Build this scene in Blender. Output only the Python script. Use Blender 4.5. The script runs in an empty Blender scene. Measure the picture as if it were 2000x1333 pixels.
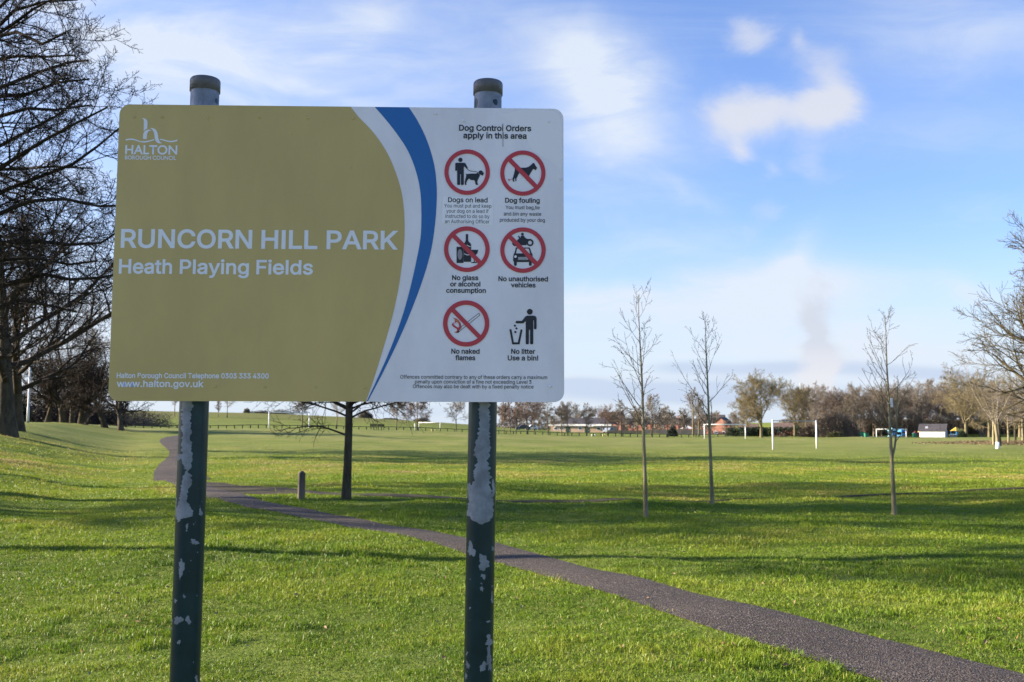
import bpy, math, random
import numpy as np
from mathutils import Vector, Matrix, Euler

R = math.radians
scn = bpy.context.scene
COL = scn.collection

# ------------------------------------------------------------------ camera
CAM = np.array([0.0, 0.0, 1.6]); FPX = 2000.0
PITCH = math.atan(168.5 / 2000.0)
cd = bpy.data.cameras.new('camera'); cam = bpy.data.objects.new('camera', cd); COL.objects.link(cam)
cam.location = CAM; cam.rotation_euler = (math.pi / 2 + PITCH, 0, 0)
cd.lens = 36.0; cd.sensor_width = 36.0; cd.clip_start = 0.05; cd.clip_end = 6000
cd.dof.use_dof = True; cd.dof.focus_distance = 2.9; cd.dof.aperture_fstop = 36 / 2.6
scn.camera = cam
scn.cycles.use_denoising = True

# ------------------------------------------------------------------ light
SUN_EL = R(17.0); SUN_AZ = (-1.0, 0.085)
EXPO = 1.78
scn.view_settings.view_transform = 'Standard'; scn.view_settings.look = 'None'
scn.view_settings.exposure = EXPO; scn.view_settings.gamma = 1.0
sl = bpy.data.lights.new('sun', 'SUN'); sl.energy = 5.0; sl.angle = R(0.55); sl.color = (1.0, 0.87, 0.70)
so = bpy.data.objects.new('sun', sl); COL.objects.link(so)
_n = math.hypot(*SUN_AZ)
sund = Vector((SUN_AZ[0] / _n * math.cos(SUN_EL), SUN_AZ[1] / _n * math.cos(SUN_EL), math.sin(SUN_EL)))
so.rotation_euler = (-sund).to_track_quat('-Z', 'Y').to_euler(); so.location = (-20, 5, 30)


class NT:
    """small node builder"""
    def __init__(s, nt): s.nt = nt; s.L = nt.links
    def n(s, t, **k):
        o = s.nt.nodes.new(t)
        for a, b in k.items(): setattr(o, a, b)
        return o
    def put(s, sock, v):
        if isinstance(v, bpy.types.NodeSocket): s.L.new(v, sock)
        elif v is not None: sock.default_value = v
    def m(s, op, a, b=None, c=None, clamp=False):
        o = s.n('ShaderNodeMath', operation=op, use_clamp=clamp)
        s.put(o.inputs[0], a); s.put(o.inputs[1], b)
        if c is not None: s.put(o.inputs[2], c)
        return o.outputs[0]
    def ss(s, v, a, b, lo=0.0, hi=1.0):
        o = s.n('ShaderNodeMapRange', interpolation_type='SMOOTHSTEP')
        for i, q in enumerate((v, a, b, lo, hi)): s.put(o.inputs[i], q)
        return o.outputs[0]
    def mix(s, f, a, b, mode='MIX'):
        o = s.n('ShaderNodeMix', data_type='RGBA', blend_type=mode, clamp_factor=True)
        s.put(o.inputs[0], f); s.put(o.inputs[6], c4(a)); s.put(o.inputs[7], c4(b))
        return o.outputs[2]
    def noise(s, vec, scale, detail=4, rough=0.55, dist=0.0, out=0):
        o = s.n('ShaderNodeTexNoise'); s.put(o.inputs['Vector'], vec)
        o.inputs['Scale'].default_value = scale; o.inputs['Detail'].default_value = detail
        o.inputs['Roughness'].default_value = rough; o.inputs['Distortion'].default_value = dist
        return o.outputs[out]
    def xyz(s, x, y, z):
        o = s.n('ShaderNodeCombineXYZ'); s.put(o.inputs[0], x); s.put(o.inputs[1], y); s.put(o.inputs[2], z)
        return o.outputs[0]
    def sep(s, v):
        o = s.n('ShaderNodeSeparateXYZ'); s.put(o.inputs[0], v); return o.outputs
    def scale(s, v, k):
        o = s.n('ShaderNodeVectorMath', operation='MULTIPLY'); s.put(o.inputs[0], v)
        o.inputs[1].default_value = k; return o.outputs[0]


def c4(v):
    return (*v, 1.0) if isinstance(v, tuple) and len(v) == 3 else v


def pxdir(px, py):
    c, s = math.cos(PITCH), math.sin(PITCH)
    a, b = (px - 1000) / FPX, (666.5 - py) / FPX
    return np.array([a, c - b * s, s + b * c])


def uv(px, py):
    d = pxdir(px, py); return d[0] / d[1], d[2] / d[1]


# ------------------------------------------------------------------ sky
def build_sky():
    w = bpy.data.worlds.new('World'); scn.world = w; w.use_nodes = True
    T = NT(w.node_tree); bg = w.node_tree.nodes['Background']
    sky = T.n('ShaderNodeTexSky', sky_type='NISHITA', sun_disc=False)
    sky.sun_elevation = SUN_EL; sky.sun_rotation = math.atan2(SUN_AZ[0], SUN_AZ[1])
    sky.air_density = 1.0; sky.dust_density = 0.6; sky.ozone_density = 1.5; sky.altitude = 50
    d = T.n('ShaderNodeTexCoord').outputs['Generated']
    X, Y, Z = T.sep(d)
    Yc = T.m('MAXIMUM', Y, 0.06); u = T.m('DIVIDE', X, Yc); v = T.m('DIVIDE', Z, Yc)
    front = T.ss(Y, 0.05, 0.3)
    P = T.xyz(u, v, 0.0)
    # wispy warp so that no cloud has a smooth outline
    wv = T.noise(T.scale(P, (1, 1.5, 1)), 7.0, 5, 0.6, 0.4, out=1)
    wx, wy, _ = T.sep(wv)
    u1 = T.m('MULTIPLY_ADD', T.m('SUBTRACT', wx, 0.5), 0.085, u)
    v1 = T.m('MULTIPLY_ADD', T.m('SUBTRACT', wy, 0.5), 0.065, v)
    fine = T.noise(T.scale(P, (1, 1.4, 1)), 16.0, 6, 0.62, 0.6)
    streak = T.noise(T.scale(P, (1.0, 3.4, 1)), 6.0, 6, 0.6, 0.8)

    def blob(px, py, rx, ry, amp, rot=0.0, warp=True):
        a, b = uv(px, py); sx, sy = rx / FPX, ry / FPX
        U = T.m('SUBTRACT', u1 if warp else u, a); V = T.m('SUBTRACT', v1 if warp else v, b)
        if rot:
            c, s = math.cos(R(rot)), math.sin(R(rot))
            U, V = (T.m('ADD', T.m('MULTIPLY', U, c), T.m('MULTIPLY', V, s)),
                    T.m('SUBTRACT', T.m('MULTIPLY', V, c), T.m('MULTIPLY', U, s)))
        q = T.m('ADD', T.m('POWER', T.m('ABSOLUTE', T.m('DIVIDE', U, sx)), 2.0),
                T.m('POWER', T.m('ABSOLUTE', T.m('DIVIDE', V, sy)), 2.0))
        return T.m('MULTIPLY', T.m('EXPONENT', T.m('MULTIPLY', q, -1.0)), amp)

    def total(bs):
        t = bs[0]
        for b in bs[1:]: t = T.m('ADD', t, b)
        return T.m('MULTIPLY', t, front)

    # thin veils of cirrus
    veil = total([blob(*b) for b in VEILS])
    veil = T.m('MULTIPLY', veil, T.ss(streak, 0.25, 0.72, 0.5, 1.15))
    # puffs
    puff = total([blob(*b) for b in PUFFS])
    puff = T.m('MULTIPLY', T.ss(T.m('ADD', puff, T.m('MULTIPLY', T.m('SUBTRACT', fine, 0.5), 0.75)), 0.05, 1.15), 0.9)
    # steam rising behind the far trees
    steam = total([blob(*b) for b in STEAM])
    feath = T.noise(T.scale(P, (1, .7, 1)), 34.0, 6, 0.65, 0.9)
    steam = T.m('ADD', steam, T.m('MULTIPLY', T.m('SUBTRACT', feath, 0.5), 0.9))
    steam = T.m('MULTIPLY', T.ss(T.m('ADD', steam, T.m('MULTIPLY', T.m('SUBTRACT', fine, 0.5), 0.5)), 0.15, 1.2), 0.85)
    # low grey-blue stratus bars near the horizon
    bars = total([blob(*(b + (0.0,) if len(b) == 5 else b), False) for b in BARS])
    bars = T.m('MULTIPLY', T.ss(T.m('ADD', bars, T.m('MULTIPLY', T.m('SUBTRACT', streak, 0.5), 1.1)), 0.05, 0.95), 0.72)
    # general cirrus in every direction
    zz = T.m('ADD', T.m('ABSOLUTE', Z), 0.10)
    G = T.xyz(T.m('DIVIDE', X, zz), T.m('DIVIDE', Y, zz), 0.0)
    gen = T.ss(T.noise(T.scale(G, (0.5, 1.1, 1)), 1.3, 7, 0.6, 0.9), 0.48, 0.78, 0.0, 0.42)
    # pale air towards the horizon
    hor = T.ss(T.m('ABSOLUTE', Z), 0.0, 0.24, 0.92, 0.0)
    hor = T.m('POWER', hor, 1.5)
    col = T.mix(1.0, sky.outputs[0], (SKY_TINT[0], SKY_TINT[1], SKY_TINT[2]), 'MULTIPLY')
    k = 1.0 / SKY_S / 2 ** EXPO
    WH = tuple(c * k for c in CLOUD_WHITE); GR = tuple(c * k for c in CLOUD_GREY); HZ = tuple(c * k for c in HORIZON)
    ST = T.mix(T.ss(v, uv(1590, 730)[1], uv(1590, 660)[1]), tuple(c * k for c in STEAM_C), tuple(c * k for c in STEAM_UP))
    col = T.mix(hor, col, HZ)
    col = T.mix(gen, col, WH)
    col = T.mix(T.m('MINIMUM', veil, 0.9), col, WH)
    col = T.mix(bars, col, GR)
    col = T.mix(puff, col, tuple(c * k for c in PUFF_C))
    col = T.mix(steam, col, ST)
    T.L.new(col, bg.inputs[0]); bg.inputs[1].default_value = SKY_S


SKY_S = 0.088
SKY_TINT = (0.62, 0.70, 0.98)
CLOUD_WHITE = (0.80, 0.87, 0.98); HORIZON = (0.73, 0.83, 0.97)
CLOUD_GREY = (0.55, 0.66, 0.86); PUFF_C = (0.78, 0.80, 0.88); STEAM_C = (0.85, 0.85, 0.90); STEAM_UP = (0.675, 0.72, 0.82)
# px, py, rx, ry, strength, rotation
VEILS = [(620, 90, 320, 110, 0.5, -10), (980, 60, 200, 110, 0.35), (250, 90, 420, 100, 0.9, -14), (120, 330, 200, 190, 0.45), (420, 115, 330, 20, 0.5, -16), (740, 20, 110, 50, 0.5),
         (1180, 170, 110, 110, 0.75, 20), (1230, 260, 150, 110, 0.45), (1120, 110, 70, 80, 0.4), (1330, 365, 80, 18, 0.35, -18),
         (1250, 480, 160, 30, 0.35, 8), (1230, 590, 420, 42, 0.8, 3), (1560, 500, 60, 36, 0.7, 40), (1540, 560, 190, 60, 0.65),
         (1480, 650, 480, 60, 0.6), (1880, 570, 90, 26, 0.5, -12), (1900, 60, 260, 100, 0.5), (1800, 250, 330, 60, 0.22),
         (100, 640, 260, 160, 0.9), (1700, 690, 400, 40, 0.6), (1500, 735, 420, 18, 0.7)]
PUFFS = [(1468, 68, 46, 42, 0.75), (1548, 62, 18, 26, 0.4), (1590, 110, 60, 60, 0.55), (1608, 190, 56, 60, 0.95), (1535, 222, 90, 52, 0.9),
         (1445, 228, 62, 52, 0.85), (1462, 285, 26, 22, 0.5), (1590, 320, 45, 50, 0.36), (1510, 325, 24, 20, 0.42), (1500, 400, 30, 26, 0.45),
         (1470, 440, 24, 20, 0.28), (730, 12, 50, 24, 0.4)]
STEAM = [(1584, 772, 38, 50, 1.35), (1590, 715, 36, 42, 1.15), (1592, 662, 32, 44, 0.95), (1590, 612, 38, 40, 0.85), (1618, 560, 50, 36, 0.42),
         (1660, 680, 40, 40, 0.28)]
BARS = [(1330, 718, 70, 14, 0.75), (1480, 722, 130, 14, 0.9), (1700, 722, 190, 16, 0.85, -3), (1250, 765, 220, 22, 0.95), (1420, 770, 170, 24, 0.85),
        (1130, 750, 60, 14, 0.8), (1660, 775, 90, 24, 0.6), (800, 800, 120, 16, 0.5), (1850, 735, 80, 12, 0.5)]
build_sky()


# ------------------------------------------------------------------ terrain
def S(t):
    t = np.clip(t, 0, 1); return t * t * (3 - 2 * t)


_br = np.random.default_rng(11)
_bw = []
for _l, _a in ((1.3, .007), (1.9, .010), (2.9, .014), (4.3, .018), (6.5, .022), (10, .03), (17, .05)):
    for _ in range(3):
        th = _br.uniform(0, 2 * math.pi); _bw.append((math.cos(th) * 6.283 / _l, math.sin(th) * 6.283 / _l, _br.uniform(0, 6.28), _a))


def H(x, y):
    x = np.asarray(x, float); y = np.asarray(y, float)
    z = 1.4 * S((y - 30) / 90) * S((25 - x) / 60)
    e = 0.34 * np.maximum(y, 0) + 1.5
    z = z + 1.2 * S((-x - e) / 9.0) * (1 - 0.5 * S((y - 75) / 40))
    z = z + 4.9 * S((y - 175) / 150) * S((30 - x) / 130)
    z = z - 1.4 * S((y - 150) / 140) * S((x - 40) / 30)
    z = z + 5.8 * S((y - 310) / 80) * S((x - 100) / 40)
    b = 0
    for kx, ky, p, a in _bw: b = b + a * np.sin(kx * x + ky * y + p)
    return z + b * 0.5


_zc = float(H(0, 0)); 


def gp(px, py):
    """ground point seen at a photograph pixel"""
    d = pxdir(px, py); t = np.geomspace(2.0, 900, 4000)
    P = CAM[None] + t[:, None] * d[None]
    g = P[:, 2] - H(P[:, 0], P[:, 1])
    i = np.where(g < 0)[0]
    i = i[0] if len(i) else len(t) - 1
    lo, hi = t[i - 1], t[i]
    for _ in range(30):
        m = (lo + hi) / 2; q = CAM + m * d
        if q[2] > H(q[0], q[1]): lo = m
        else: hi = m
    q = CAM + hi * d
    return q[0], q[1]


def at(px, dist):
    x = (px - 1000) / FPX * dist * (1 / math.cos(PITCH)) * 0.9965 ** 0
    return x, dist


def G3(x, y, dz=0.0): return Vector((x, y, float(H(x, y)) + dz))


# ------------------------------------------------------------------ object helpers
def tag(o, label=None, cat=None, group=None, kind=None):
    if label: o['label'] = label
    if cat: o['category'] = cat
    if group: o['group'] = group
    if kind: o['kind'] = kind
    return o


def empty(name, loc, rz=0.0):
    o = bpy.data.objects.new(name, None); COL.objects.link(o); o.location = loc; o.rotation_euler = (0, 0, rz)
    o.empty_display_size = 0.2
    return o


def npmesh(name, V, faces, mats, smooth=False, attrs=None, midx=None):
    V = np.ascontiguousarray(V, np.float32)
    me = bpy.data.meshes.new(name)
    faces = [np.asarray(f, np.int32) for f in faces if len(f)]
    tot = np.concatenate([np.full(len(f), f.shape[1], np.int32) for f in faces])
    loops = np.concatenate([f.ravel() for f in faces])
    me.vertices.add(len(V)); me.vertices.foreach_set('co', V.ravel())
    me.loops.add(len(loops)); me.loops.foreach_set('vertex_index', loops)
    me.polygons.add(len(tot))
    st = np.zeros(len(tot), np.int32); st[1:] = np.cumsum(tot)[:-1]
    me.polygons.foreach_set('loop_start', st)
    me.update(calc_edges=True)
    for m in (mats if isinstance(mats, (list, tuple)) else [mats]): me.materials.append(m)
    if midx is not None: me.polygons.foreach_set('material_index', np.asarray(midx, np.int32))
    if smooth: me.polygons.foreach_set('use_smooth', np.ones(len(tot), bool))
    for k, a in (attrs or {}).items():
        at_ = me.attributes.new(k, 'FLOAT', 'POINT'); at_.data.foreach_set('value', np.ascontiguousarray(a, np.float32))
    return me


def obj(name, me, parent=None, loc=None):
    o = bpy.data.objects.new(name, me); COL.objects.link(o)
    if parent is not None: o.parent = parent
    if loc is not None: o.location = loc
    return o


class MB:
    """collects shapes, builds one mesh object"""
    def __init__(s): s.V = []; s.F = []; s.M = []; s.n = 0
    def add(s, V, F, mi=0):
        s.V += [tuple(v) for v in V]; s.F += [tuple(i + s.n for i in f) for f in F]; s.M += [mi] * len(F); s.n += len(V); return s
    def box(s, a, b, mi=0, M=None):
        (x0, y0, z0), (x1, y1, z1) = a, b
        V = [Vector(p) for p in ((x0, y0, z0), (x1, y0, z0), (x1, y1, z0), (x0, y1, z0), (x0, y0, z1), (x1, y0, z1), (x1, y1, z1), (x0, y1, z1))]
        if M: V = [M @ v for v in V]
        return s.add(V, [(0, 3, 2, 1), (4, 5, 6, 7), (0, 1, 5, 4), (1, 2, 6, 5), (2, 3, 7, 6), (3, 0, 4, 7)], mi)
    def tube(s, pts, rad, m=10, mi=0, cap=True):
        pts = [Vector(p) for p in pts]; rad = rad if isinstance(rad, (list, tuple)) else [rad] * len(pts)
        t0 = (pts[-1] - pts[0]).normalized(); ref = Vector((0, 0, 1)) if abs(t0.z) < .9 else Vector((1, 0, 0))
        V = []; F = []
        for i, p in enumerate(pts):
            t = (pts[min(i + 1, len(pts) - 1)] - pts[max(i - 1, 0)]).normalized()
            u = t.cross(ref).normalized(); w = t.cross(u)
            for k in range(m):
                a = 2 * math.pi * k / m; V.append(p + (u * math.cos(a) + w * math.sin(a)) * rad[i])
        for i in range(len(pts) - 1):
            for k in range(m): F.append((i * m + k, i * m + (k + 1) % m, (i + 1) * m + (k + 1) % m, (i + 1) * m + k))
        if cap: F.append(tuple(range(m - 1, -1, -1))); F.append(tuple((len(pts) - 1) * m + k for k in range(m)))
        return s.add(V, F, mi)
    def prism(s, prof, y0, y1, mi=0, axis='y'):
        n = len(prof)
        f = (lambda a, b, c: (a, c, b)) if axis == 'y' else (lambda a, b, c: (c, a, b))
        V = [f(a, b, y0) for a, b in prof] + [f(a, b, y1) for a, b in prof]
        F = [tuple(range(n)), tuple(range(2 * n - 1, n - 1, -1))] + [(i, i + n, (i + 1) % n + n, (i + 1) % n) for i in range(n)]
        return s.add(V, F, mi)
    def build(s, name, mats, parent=None, smooth=False, loc=None, bevel=0.0):
        me = bpy.data.meshes.new(name); me.from_pydata(s.V, [], s.F)
        for m in (mats if isinstance(mats, (list, tuple)) else [mats]): me.materials.append(m)
        me.polygons.foreach_set('material_index', s.M)
        if smooth: me.polygons.foreach_set('use_smooth', [True] * len(s.F))
        me.validate(); me.update()
        import bmesh
        bm = bmesh.new(); bm.from_mesh(me); bmesh.ops.recalc_face_normals(bm, faces=bm.faces)
        if bevel:
            bmesh.ops.bevel(bm, geom=[e for e in bm.edges if len(e.link_faces) == 2 and e.calc_face_angle(0) > .5], offset=bevel, segments=2, affect='EDGES', profile=.5)
        bm.to_mesh(me); bm.free()
        return obj(name, me, parent, loc)


# ------------------------------------------------------------------ materials
def mat(name, c1, c2=None, scale=6.0, rough=0.7, bump=0.0, spec=0.3, metal=0.0, bscale=None, detail=5, stretch=(1, 1, 1), coord='Object', lo=.35, hi=.65):
    m = bpy.data.materials.new(name); m.use_nodes = True
    T = NT(m.node_tree); b = m.node_tree.nodes['Principled BSDF']
    v = T.scale(T.n('ShaderNodeTexCoord').outputs[coord], stretch)
    if c2 is not None:
        T.L.new(T.mix(T.ss(T.noise(v, scale, detail, .6), lo, hi), c1, c2), b.inputs['Base Color'])
    else: b.inputs['Base Color'].default_value = c4(c1)
    b.inputs['Roughness'].default_value = rough; b.inputs['Metallic'].default_value = metal
    b.inputs['Specular IOR Level'].default_value = spec
    if bump:
        bn = T.n('ShaderNodeBump'); bn.inputs['Strength'].default_value = bump; bn.inputs['Distance'].default_value = .02
        T.L.new(T.noise(v, bscale or scale * 4, 4, .6), bn.inputs['Height']); T.L.new(bn.outputs[0], b.inputs['Normal'])
    return m

# ------------------------------------------------------------------ ground
def mat_ground():
    m = bpy.data.materials.new('turf'); m.use_nodes = True
    T = NT(m.node_tree); b = m.node_tree.nodes['Principled BSDF']
    P = T.n('ShaderNodeNewGeometry').outputs['Position']; x, y, z = T.sep(P)
    big = T.noise(P, 0.06, 4, .55); mid = T.noise(T.scale(P, (.7, 1.3, 1)), 0.45, 5, .6); fin = T.noise(P, 7.0, 6, .7); tiny = T.noise(P, 34.0, 4, .7)
    g = T.mix(T.ss(mid, .32, .68), (0.105, 0.150, 0.016), (0.185, 0.215, 0.032))
    worn = T.mix(T.ss(mid, .3, .7), (0.195, 0.220, 0.056), (0.275, 0.258, 0.085))
    far = T.m('MULTIPLY', T.ss(y, 28, 95), T.ss(big, .34, .60, .35, 1.0))
    far = T.m('MULTIPLY', far, T.ss(y, 150, 190, 1.0, .25))
    g = T.mix(far, g, worn)
    # mowing bands across the pitch
    band = T.noise(T.scale(P, (.02, .22, 0)), 1.0, 3, .5)
    g = T.mix(T.m('MULTIPLY', T.ss(band, .42, .62), .35), g, (0.125, 0.170, 0.034))
    rgh = T.m('MULTIPLY', T.ss(y, 215, 300), T.ss(x, 30, -60))
    g = T.mix(T.m('MULTIPLY', rgh, T.ss(mid, .3, .7)), g, (0.16, 0.13, 0.05))
    # straw and bare soil flecks
    g = T.mix(T.ss(fin, .60, .80, 0, .55), g, (0.14, 0.12, 0.045))
    g = T.mix(T.ss(tiny, .30, .48, .5, 0), g, (0.022, 0.030, 0.008))
    soil = T.m('MULTIPLY', T.ss(T.noise(P, 1.1, 5, .65), .62, .70), T.ss(T.noise(P, .16, 2, .5), .46, .58))
    g = T.mix(T.m('MULTIPLY', soil, .8), g, (0.060, 0.042, 0.026))
    T.L.new(g, b.inputs['Base Color'])
    b.inputs['Roughness'].default_value = .9; b.inputs['Specular IOR Level'].default_value = .1
    bn = T.n('ShaderNodeBump'); bn.inputs['Strength'].default_value = .9; bn.inputs['Distance'].default_value = .05
    T.L.new(T.m('ADD', fin, T.m('MULTIPLY', tiny, .6)), bn.inputs['Height']); T.L.new(bn.outputs[0], b.inputs['Normal'])
    return m


ys = np.concatenate([np.linspace(-60, 4, 22)[:-1], np.arange(4, 60, .22), np.geomspace(60, 420, 170), np.geomspace(430, 3500, 24)])
xs = np.concatenate([-np.geomspace(3000, 60, 26), -np.linspace(58, 22, 60), np.arange(-21.6, 21.6, .25), np.linspace(22, 58, 60), np.geomspace(60, 3000, 26)])
gx, gy = np.meshgrid(xs, ys); gz = H(gx, gy)
nx, ny = len(xs), len(ys)
ii = (np.arange(ny - 1)[:, None] * nx + np.arange(nx - 1)[None]).ravel()
ground = obj('ground', npmesh('ground', np.stack([gx.ravel(), gy.ravel(), gz.ravel()], 1), [np.stack([ii, ii + 1, ii + nx + 1, ii + nx], 1)], mat_ground(), True))
tag(ground, kind='structure')


# ------------------------------------------------------------------ paths
def resample(P, n):
    P = np.asarray(P, float); s = np.r_[0, np.cumsum(np.linalg.norm(np.diff(P, axis=0), axis=1))]
    q = np.linspace(0, s[-1], n); return np.stack([np.interp(q, s, P[:, 0]), np.interp(q, s, P[:, 1])], 1)


def smooth(P, it=2):
    P = np.asarray(P, float)
    for _ in range(it):
        Q = P.copy(); Q[1:-1] = (P[:-2] + 2 * P[1:-1] + P[2:]) / 4; P = Q
    return P


def wob(P, amp, seed):
    r = np.random.default_rng(seed); n = len(P); o = np.zeros(n)
    for k in (2, 4, 9, 18): o += np.interp(np.arange(n), np.arange(0, n + k, k), r.normal(0, 1, len(np.arange(0, n + k, k)))) * amp
    T_ = np.gradient(P, axis=0); N = np.stack([-T_[:, 1], T_[:, 0]], 1); N /= np.linalg.norm(N, axis=1)[:, None] + 1e-9
    return P + N * o[:, None]


def strip(name, A, B, n, mt, dz, seed, kind='structure', wb=.006):
    A = wob(resample(smooth(resample(A, 44), 5), n), wb, seed); B = wob(resample(smooth(resample(B, 44), 5), n), wb, seed + 1)
    k = 9; t = np.linspace(0, 1, k)
    Q = A[:, None] * (1 - t)[None, :, None] + B[:, None] * t[None, :, None]
    z = H(Q[..., 0], Q[..., 1]) + dz - .012 * np.abs(t * 2 - 1)[None] ** 4
    V = np.concatenate([Q, z[..., None]], 2).reshape(-1, 3)
    i = (np.arange(n - 1)[:, None] * k + np.arange(k - 1)[None]).ravel()
    o = obj(name, npmesh(name, V, [np.stack([i, i + 1, i + k + 1, i + k], 1)], mt, True)); tag(o, kind=kind)
    return np.concatenate([A, B[::-1]])


def mat_tarmac():
    m = bpy.data.materials.new('tarmac'); m.use_nodes = True
    T = NT(m.node_tree); b = m.node_tree.nodes['Principled BSDF']
    P = T.n('ShaderNodeNewGeometry').outputs['Position']
    c = T.mix(T.ss(T.noise(P, .8, 5, .6), .35, .65), (0.056, 0.043, 0.033), (0.083, 0.064, 0.049))
    st = T.n('ShaderNodeTexVoronoi'); T.L.new(P, st.inputs['Vector']); st.inputs['Scale'].default_value = 75
    sx = T.sep(st.outputs['Color'])
    c = T.mix(T.ss(sx[0], .80, .86), c, (0.17, 0.145, 0.12))
    c = T.mix(T.ss(sx[1], .30, .22), c, (0.030, 0.026, 0.028))
    c = T.mix(T.m('MULTIPLY', T.ss(T.noise(P, 2.3, 5, .7), .56, .70), .55), c, (0.060, 0.060, 0.030))
    T.L.new(c, b.inputs['Base Color']); b.inputs['Roughness'].default_value = .85; b.inputs['Specular IOR Level'].default_value = .25
    bn = T.n('ShaderNodeBump'); bn.inputs['Strength'].default_value = .8; bn.inputs['Distance'].default_value = .012
    T.L.new(st.outputs['Distance'], bn.inputs['Height']); T.L.new(bn.outputs[0], b.inputs['Normal'])
    return m


M_tar = mat_tarmac()
M_dirt = mat('trodden_earth', (0.042, 0.033, 0.027), (0.080, 0.070, 0.036), 1.4, .9, .3, .1, bscale=9)
NE = [(1960, 1420), (1810, 1375), (1675, 1329), (1580, 1295), (1500, 1270), (1415, 1240), (1265, 1190), (1125, 1140), (1000, 1104), (905, 1077), (840, 1060), (761, 1042),
      (655, 1023), (549, 1005), (469, 990), (430, 981), (395, 969), (350, 955), (325, 943), (308, 930), (303, 920)]
FE = [(2420, 1420), (2200, 1365), (2000, 1317), (1825, 1280), (1650, 1238), (1500, 1195), (1325, 1152), (1170, 1112), (1075, 1085), (1000, 1070), (909, 1047), (840, 1039),
      (761, 1025), (655, 1006), (575, 994), (522, 983), (490, 973), (466, 961), (430, 950), (395, 941), (375, 932), (362, 922), (352, 912)]
P1 = strip('path', [gp(*p) for p in NE], [gp(*p) for p in FE], 220, M_tar, .022, 1)
F2 = [(395, 941), (443, 945), (500, 951), (580, 957), (655, 964.5), (748, 970), (909, 975.5), (1000, 977.5), (1250, 978), (1420, 974.2), (2000, 954.3), (2400, 939)]
N2 = [(440, 962), (472, 967), (509, 967), (581, 967), (666, 969), (761, 973.3), (909, 977.7), (1000, 979.6), (1250, 980.2), (1420, 976.2), (2000, 956.5), (2400, 941.5)]
P2 = strip('dirt_path', [gp(*p) for p in N2], [gp(*p) for p in F2], 220, M_dirt, .024, 5, wb=.02)
CE = smooth(resample([gp(*p) for p in [(356, 940), (349, 924), (349, 912), (358, 900), (365, 889), (360, 878), (342, 869), (333, 861), (346, 854), (380, 849)]], 60), 4)
tn = np.gradient(CE, axis=0); nn_ = np.stack([-tn[:, 1], tn[:, 0]], 1); nn_ /= np.linalg.norm(nn_, axis=1)[:, None]
P3 = strip('winding_path', CE - nn_ * .85, CE + nn_ * .85, 90, M_tar, .028, 9)
rc = [(-24, 20), (-29.5, 45), (-38, 80), (-57, 130), (-88, 210)]
rc = smooth(resample(rc, 60), 3); rc[:, 0] -= 3
P4 = strip('road', rc + [-3.2, 0], rc + [1.2, 0], 60, mat('asphalt', (.07, .07, .075), (.10, .10, .10), 1.2, .8), .03, 13)


# ------------------------------------------------------------------ grass
def inside(P, poly):
    x, y = P[:, 0], P[:, 1]; r = np.zeros(len(P), bool); X, Y = poly[:, 0], poly[:, 1]
    lo, hi = poly.min(0), poly.max(0); sel = np.where((x > lo[0]) & (x < hi[0]) & (y > lo[1]) & (y < hi[1]))[0]
    xs_, ys_ = x[sel], y[sel]; rr = np.zeros(len(sel), bool)
    for i in range(len(poly)):
        x1, y1, x2, y2 = X[i], Y[i], X[i - 1], Y[i - 1]
        c = (y1 > ys_) != (y2 > ys_)
        if c.any():
            rr[c] ^= xs_[c] < (x2 - x1) * (ys_[c] - y1) / (y2 - y1 + 1e-12) + x1
    r[sel] = rr; return r


def vnoise(x, y, s, seed):
    r = np.random.default_rng(seed); t = r.random((256, 256)); X = x / s; Y = y / s
    i = np.floor(X).astype(int); j = np.floor(Y).astype(int); fx = S(X - i); fy = S(Y - j)
    q = lambda a, b: t[a & 255, b & 255]
    return (q(i, j) * (1 - fx) + q(i + 1, j) * fx) * (1 - fy) + (q(i, j + 1) * (1 - fx) + q(i + 1, j + 1) * fx) * fy


def mat_grass():
    m = bpy.data.materials.new('grass_blade'); m.use_nodes = True
    T = NT(m.node_tree); nt = m.node_tree; b = nt.nodes['Principled BSDF']; out = nt.nodes['Material Output']
    a = T.n('ShaderNodeAttribute', attribute_name='tint').outputs['Fac']
    r = T.n('ShaderNodeValToRGB'); T.L.new(a, r.inputs[0]); cr = r.color_ramp
    cr.elements[0].position = 0; cr.elements[0].color = (0.045, 0.090, 0.006, 1)
    cr.elements[1].position = 1; cr.elements[1].color = (0.38, 0.30, 0.13, 1)
    for p, c in ((.35, (0.130, 0.215, 0.011)), (.62, (0.225, 0.285, 0.022)), (.82, (0.33, 0.31, 0.055))):
        e = cr.elements.new(p); e.color = (*c, 1)
    T.L.new(r.outputs[0], b.inputs['Base Color']); b.inputs['Roughness'].default_value = .5; b.inputs['Specular IOR Level'].default_value = .3
    tr = T.n('ShaderNodeBsdfTranslucent'); T.L.new(r.outputs[0], tr.inputs[0])
    mx = T.n('ShaderNodeMixShader'); mx.inputs[0].default_value = .35
    T.L.new(b.outputs[0], mx.inputs[1]); T.L.new(tr.outputs[0], mx.inputs[2]); T.L.new(mx.outputs[0], out.inputs[0])
    return m


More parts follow.
